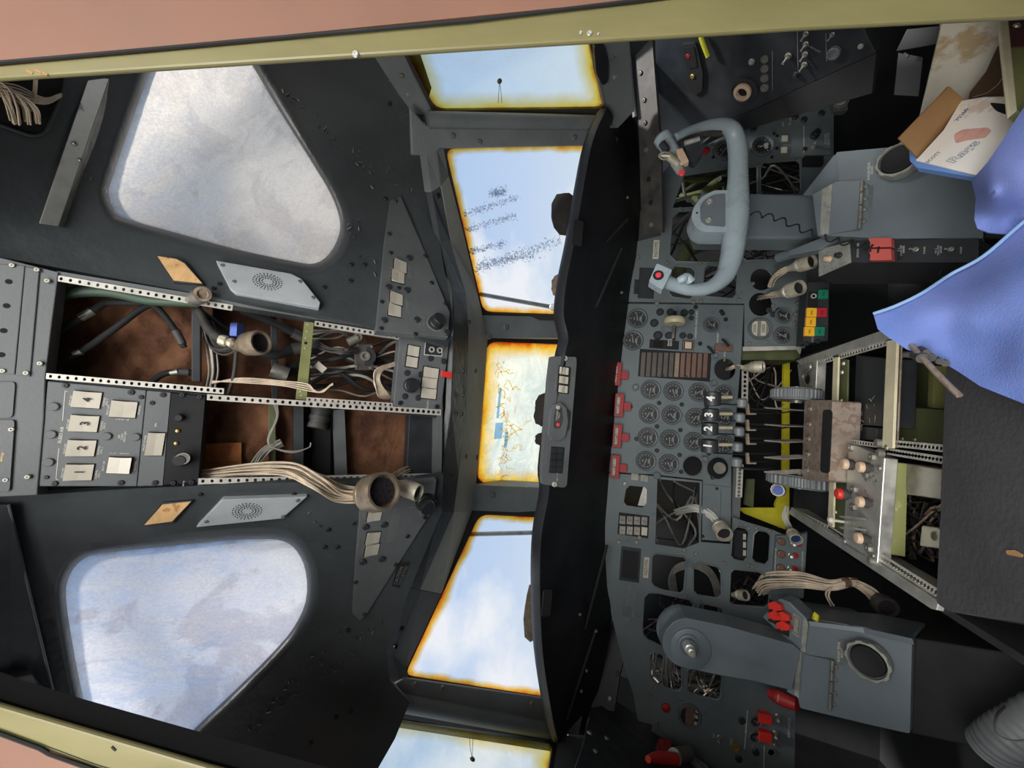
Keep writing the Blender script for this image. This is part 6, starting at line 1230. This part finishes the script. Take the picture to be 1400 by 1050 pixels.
t = thing('chrome_cap', 'chrome threaded cap beside the starboard panel edge', 'cap', W(1150, 133, .95)); q = W(1151, 138, .97); d = (W(1149, 128, .88) - q).normalized(); aa = d.orthogonal().normalized(); plate('mounting_lug', [(1136, 126), (1158, 122), (1160, 150), (1140, 152)], PN, .02, M['ohp'], t, off=.012, bev=.002); inst('cap', lathe_mesh('ccap', [(.6, -.02), (.6, 0), (1, 0), (1, .012), (.85, .016), (.8, .03), (.6, .032), (.55, .028), (0, .028)], M['alu'], 20), q, aa, d.cross(aa), d, (.0155, .0155, 1), t)
SP1 = P3((880, 60, 1.0), (893, 320, 1.15), (866, 60, 1.02)); t = thing('sill_strip', 'dark riveted sill strip between glareshield and starboard console', 'trim', SP1.at(885, 200)); plate('strip', [(866, 20), (889, 20), (903, 200), (906, 318), (877, 322), (874, 200)], SP1, .01, M['wire2'], t, bev=.001); screws(SP1, [(884, 205), (891, 307)], t, 3.6, .001); screws(SP1, [(881, 137), (882, 168), (887, 245), (890, 277), (876, 100)], t, 3.2, .001, 'knob'); tube('edge_tube', [SP1.at(857, 20, .01), SP1.at(861, 90, .01), SP1.at(868, 160, .01)], .006, M['post'], t, 10, 4)
SP2 = P3((863, 857, 1.13), (808, 967, 1.08), (840, 972, 1.05)); t = thing('sill_strip', 'dark riveted sill strip below the port end of the glareshield', 'trim', SP2.at(840, 910)); plate('strip', [(838, 842), (864, 857), (848, 920), (840, 973), (808, 968), (822, 905)], SP2, .01, M['blk'], t, bev=.001); screws(SP2, [(856, 854), (834, 955)], t, 3.6, .001); screws(SP2, [(848, 886), (844, 921)], t, 3.2, .001, 'knob')
SPL = P3((840, 972, 1.05), (893, 993, 1.1), (1010, 1100, .9)); t = thing('side_console', 'dark port side console with red striped lever block', 'console', SPL.at(880, 1020)); plate('console_face', [(808, 968), (845, 960), (893, 990), (985, 1050), (1060, 1120), (760, 1120), (800, 1010)], SPL, .02, M['blk'], t, off=-.01, bev=.002)
tube('console_edge', [SPL.at(893, 995, .0), SPL.at(940, 1022, .005), SPL.at(1000, 1065, .005)], .012, M['ohp'], t, 10, 4); screws(SPL, [(814, 1028), (829, 1010)], t, 4, -.009); screws(SPL, [(806, 1003), (898, 988)], t, 4, .0)
turn('side_knob', SPL, 958, 1052, 17, 'sknob', [(1, 0), (1, .4), (.9, .5), (.6, .5), (.5, .3), (0, .3)], M['knobg'], t, .005, 28)
t = thing('red_lever', 'red lever on grey hub with striped red block, port side console', 'lever', SPL.at(905, 1030)); A = SPL.at(913, 1018, .02)
plate('striped_block', rnd([(900, 1010), (914, 1008), (920, 1026), (908, 1031), (902, 1026)], 2), SPL, .02, M['redd'], t, off=.03, bev=.002)
for k in range(5): plate('stripe', [(903 + 3 * k, 1011), (904 + 3 * k, 1011), (907 + 3 * k, 1028), (906 + 3 * k, 1028)], SPL, .002, M['red'], t, off=.0315)
tube('lever_grip', [SPL.at(886, 1038, .035), SPL.at(900, 1036, .035), SPL.at(923, 1038, .035)], [.006, .011, .012], M['red'], t, 12, 5, label='glossy red grip'); tube('hub', [SPL.at(922, 1035, .03), SPL.at(940, 1030, .025)], .016, M['steel'], t, 14, 3)
t = thing('red_lever', 'long red lever poking out behind the port column arm', 'lever', W(1070, 955, .95)); tube('lever_grip', [W(1052, 948, .95), W(1066, 954, .93), W(1090, 964, .90)], [.010, .017, .013], M['redd'], t, 12, 5); text('PARK', Plane(W(1065, 955, .905), fw * -1), 1064, 954, 3, M['ltr'], t, 0)
# ================================================================ NEAR THINGS
PB = P3((1250, 215, .60), (1315, 135, .58), (1336, 238, .52))
BD = P3((1287, 34, .66), (1258, 158, .66), (1372, 30, .62))
t = tag(plate('stained_board', [(1284, -60), (1370, -60), (1378, 150), (1330, 170), (1256, 176), (1258, 158), (1287, 34)], BD, .008, M['paper'], bev=.001), 'pale water-stained board standing behind the rag carton', 'board')
t = thing('rag_carton', 'opened white rag carton with blue lettering beside the blue cloth', 'box', PB.at(1310, 200, -.05))
plate('front_panel', [(1252, 219), (1258, 213), (1290, 178), (1314, 138), (1345, 133), (1440, 131), (1440, 250), (1337, 240)], PB, .003, M['boxw'], t)
plate('blue_side', [(1243, 207), (1247, 205), (1254, 219), (1337, 239), (1337, 243), (1253, 229), (1244, 220)], PB, .010, M['boxb'], t, off=-.004)
plate('open_flap', [(1298, 118), (1318, 135), (1292, 177), (1256, 216), (1230, 189)], P3((1298, 118, .56), (1318, 135, .578), (1256, 216, .60)), .003, M['card'], t, bev=.0005, label='raised brown cardboard flap')
FL = P3((1364, 65, .60), (1325, 133, .60), (1376, 130, .56)); plate('inner_flap', [(1364, 63), (1348, 98), (1326, 126), (1324, 134), (1345, 130), (1440, 126), (1440, 60)], FL, .003, M['cardd'], t, label='dark brown inner flap'); rect_lines(FL, [(1374, 102), (1364, 116), (1350, 127), (1330, 133)], 2, t, 'wire', off=.001, name='torn_edge')
kb, _ = scales(PB, 1310, 200)
def btext(s, x, y, h, m, ang, off, bold=0., wide=1.):
    """lettering aimed along a picture direction on the carton panel"""
    p = PB.at(x, y); q = PB.at(x + math.cos(ang) * 5, y + math.sin(ang) * 5); A = (q - p).normalized(); B = PB.n.cross(A)
    a0, b0 = PB.a, PB.b; PB.a, PB.b = A, B; o = text(s, PB, x, y, h, M[m], t, off, bold=bold, wide=wide); PB.a, PB.b = a0, b0; return o
an = math.radians(-56)
btext('75260', 1315, 157, 6.5, 'blue', math.radians(-48), .0008, .015); btext('SCOTT', 1276, 215, 7.5, 'ink', math.radians(-40), .0008, 0., .7)
btext('Rags', 1317, 208, 19, 'blue', math.radians(-38), .0008, .032, .95); btext('Rags', 1317, 208, 19, 'boxw', math.radians(-38), .0013, 0., .95)
plate('faded_print', rnd([(1304, 184), (1316, 177), (1350, 174), (1356, 178), (1348, 188), (1322, 192), (1306, 196)], 4), PB, .0003, M['pinkprint'], t, off=.0004); plate('dark_burn', rnd([(1352, 140), (1375, 142), (1384, 152), (1380, 158), (1362, 152)], 5), PB, .0003, M['deep'], t, off=.0006)
BR = P3((1360, 30, .55), (1372, 30, .55), (1385, 155, .46))
t = thing('cream_beam', 'cream painted beam and maroon plate at the upper right corner', 'beam', BR.at(1375, 90)); plate('beam', [(1356, -60), (1371, -60), (1392, 150), (1380, 160)], BR, .004, M['cream'], t, bev=.002); plate('maroon_plate', [(1371, -60), (1500, -60), (1500, 60), (1378, 64)], BR, .01, M['maroon'], t, off=-.01); plate('olive_plate', [(1378, 66), (1500, 60), (1500, 220), (1390, 150)], BR, .01, M['zinc'], t, off=-.012); turn('bolt', BR, 1389, 36, 5, 'screw_steel', SCREW, M['rust'], t, -.009, 10)
for lab, poly, w_ in (('dark seat rail bracket left of the stained board', [(1225, 70), (1282, 60), (1288, 35), (1240, 40)], .8), ('lower dark bracket plate left of the stained board', [(1250, 40), (1284, 36), (1278, 60), (1248, 64)], .78), ('dark slotted plate below the bracket left of the board', [(1228, 72), (1262, 78), (1256, 132), (1222, 130)], .82)):
    S_ = Plane(W(poly[0][0], poly[0][1], w_), V((-.5, -.6, .6))); t = thing('bracket_plate', lab, 'bracket', S_.at(*poly[0])); plate('plate', poly, S_, .004, M['ohp' if w_ > .79 else 'deep'], t, bev=.001); screw(S_, poly[0][0] + 12, poly[0][1] + 4, t, 3, .001)
# blue cloth
def cloth(poly, pts, lab, relief, hem=None):
    S = Surf(pts); o = plate('cloth_sheet', poly, S, .002, M['cloth'], None, dens=5, grid=6, smooth=True, relief=relief); o['label'] = lab; o['category'] = 'cloth'; o['group'] = 'draped blue cloths'
    return S, o
C1, o1 = cloth([(1194, 429), (1225, 418), (1262, 400), (1300, 375), (1345, 350), (1400, 303), (1480, 240), (1480, 600), (1400, 552), (1340, 528), (1310, 508), (1280, 490), (1240, 478), (1210, 458), (1200, 450)],
      [(1194, 429, .52), (1300, 375, .50), (1400, 303, .47), (1480, 240, .45), (1240, 478, .50), (1300, 500, .47), (1400, 552, .40), (1480, 600, .37), (1330, 440, .44), (1250, 440, .485), (1420, 420, .39), (1280, 420, .475), (1360, 500, .43), (1300, 460, .47)], 'large blue cloth draped over the aft end of the pedestal', lambda x, y: .003 * math.sin((x + y * 1.6) / 31) + .0015 * math.sin((x - y * .4) / 19))
tube('hem', [C1.at(x, y, .002) for x, y in ((1194, 429), (1225, 418), (1262, 400), (1300, 375), (1345, 350), (1400, 303), (1478, 240))], .0022, M['clothe'], o1, 8, 6)
C2, o2 = cloth([(1328, 247), (1350, 222), (1372, 190), (1400, 146), (1480, 90), (1480, 300), (1400, 312), (1385, 321), (1352, 318), (1336, 312), (1332, 300), (1334, 270)],
      [(1328, 247, .50), (1400, 146, .47), (1480, 90, .46), (1480, 300, .44), (1336, 312, .50), (1400, 312, .47), (1375, 230, .45), (1340, 280, .49), (1385, 285, .475), (1430, 200, .43), (1360, 262, .44), (1372, 300, .49)], 'smaller folded blue cloth above the large one, beside the carton', lambda x, y: .004 * math.sin((x * .4 + y) / 21))
# tie rod under the cloth
t = thing('tie_rod', 'bare metal rod with lumpy rusted bracket poking out under the blue cloth', 'rod', W(1280, 510, .46)); tube('rod', [W(1243, 468, .50), W(1262, 490, .47), W(1290, 520, .44), W(1312, 541, .42)], [.003, .0032, .0032, .003], M['rust'], t, 10, 4)
for x, y, r in ((1256, 487, .006), (1268, 486, .005), (1280, 491, .004), (1288, 494, .004), (1262, 479, .004)): tube('bracket_lug', [W(x - 4, y - 2, .49), W(x + 5, y + 3, .47)], r, M['rust'] if r > .0065 else M['wire2'], t, 10, 3)
# corrugated duct
t = thing('flexible_duct', 'grey corrugated duct with a thin wire at the lower right corner', 'duct', W(1360, 1010, .62)); P_ = [W(1356, 1024, .60), W(1372, 1009, .585), W(1405, 990, .57), W(1460, 960, .55)]; Q = catmull(P_, 16); tube('duct', Q, [.028 + .0010 * math.cos(i * 1.6) for i in range(len(Q))], M['flex'], t, 22, 0)
tube('thin_wire', [W(1374, 966, .55), W(1362, 980, .53), W(1362, 1002, .52), W(1385, 1013, .51), W(1420, 1010, .50)], .0016, M['wire2'], t, 6, 6)
# ================================================================ BULKHEAD AND DOOR POSTS
JW = .34
JB = Plane(CAM + V((0, .30, 0)), V((0, -1, 0)))
JR = Plane(W(700, 40, .335), fw * -1); JL = Plane(W(150, 1010, .34), fw * -1)
wb = struct('wall_back', JR.at(600, -20))
plate('pink_sheet', [(-500, -700), (2200, -700), (2200, -220), (870, 0), (345, 52), (0, 83), (-500, 128)], JR, .015, M['pink'], wb, off=0)
plate('pink_sheet', [(-500, 845), (0, 1003), (130, 1052), (700, 1230), (2200, 1640), (2200, 2200), (-500, 2200)], JL, .015, M['pink'], wb, off=0)
dr = struct('door_1', JR.at(600, 60))
plate('door_post', [(-500, 134), (0, 88), (345, 57), (880, 2), (2200, -170), (2200, -60), (1400, 22), (1100, 37), (700, 62), (350, 84), (0, 107), (-500, 143)], JR, .005, M['jamb'], dr, off=-.002, bev=.002)
tube('post_gasket', [JR.at(-500, 131, .0), JR.at(0, 85.5, 0), JR.at(345, 54.5, 0), JR.at(870, 1, 0), JR.at(2000, -170, 0)], .0016, M['deep'], dr, 6, 3)
plate('door_post', [(-500, 800), (0, 967), (283, 1050), (800, 1190), (2200, 1560), (2200, 1640), (700, 1230), (130, 1054), (0, 1002), (-500, 842)], JL, .005, M['jamb'], dr, off=-.002, bev=.002)
tube('post_gasket', [JL.at(-500, 843, .0), JL.at(0, 1003, 0), JL.at(130, 1053, 0), JL.at(700, 1231, 0)], .0016, M['deep'], dr, 6, 3)
plate('dark_stop', [(-500, 780), (0, 955), (80, 980), (350, 1056), (800, 1180), (800, 1200), (283, 1054), (0, 972), (-500, 805)], JL, .02, M['deep'], dr, off=-.012)
for x, y, r in ((486, 74, 5), (806, 45, 4), (794, 44, 2.5), (818, 46, 2)): turn('rivet', JR, x, y, r, 'rivet2', [(1, 0), (.8, .3), (.4, .3), (.3, .05), (0, .05)], M['alu'], dr, -.0015, 12)
plate('scuff_mark', fR(JL, 155, 1024, 3, 8, .9), JL, .0004, M['deep'], dr, off=-.0014)
for x, y in ((40, 98), (52, 97), (60, 100)): plate('scuff_mark', fR(JR, x, y, 3, 10, 1.2), JR, .0003, M['card'], dr, off=-.0016)
rect_lines(JL, [(-200, 935), (0, 998), (126, 1045), (300, 1100)], 2, dr, 'zincd', off=-.0014, name='grime_line')
# cabin behind the bulkhead
quad('cabin_wall_right', [Z(1.2, .2, 0), Z(1.2, -2.5, 0), Z(1.2, -2.5, 2.2), Z(1.2, .2, 2.2)], 'cabin'); quad('cabin_wall_left', [Z(-1.2, .2, 0), Z(-1.2, -2.5, 0), Z(-1.2, -2.5, 2.2), Z(-1.2, .2, 2.2)], 'cabin')
quad('cabin_ceiling', [Z(-1.2, -2.5, 2.2), Z(1.2, -2.5, 2.2), Z(1.2, .3, 2.2), Z(-1.2, .3, 2.2)], 'cabin')
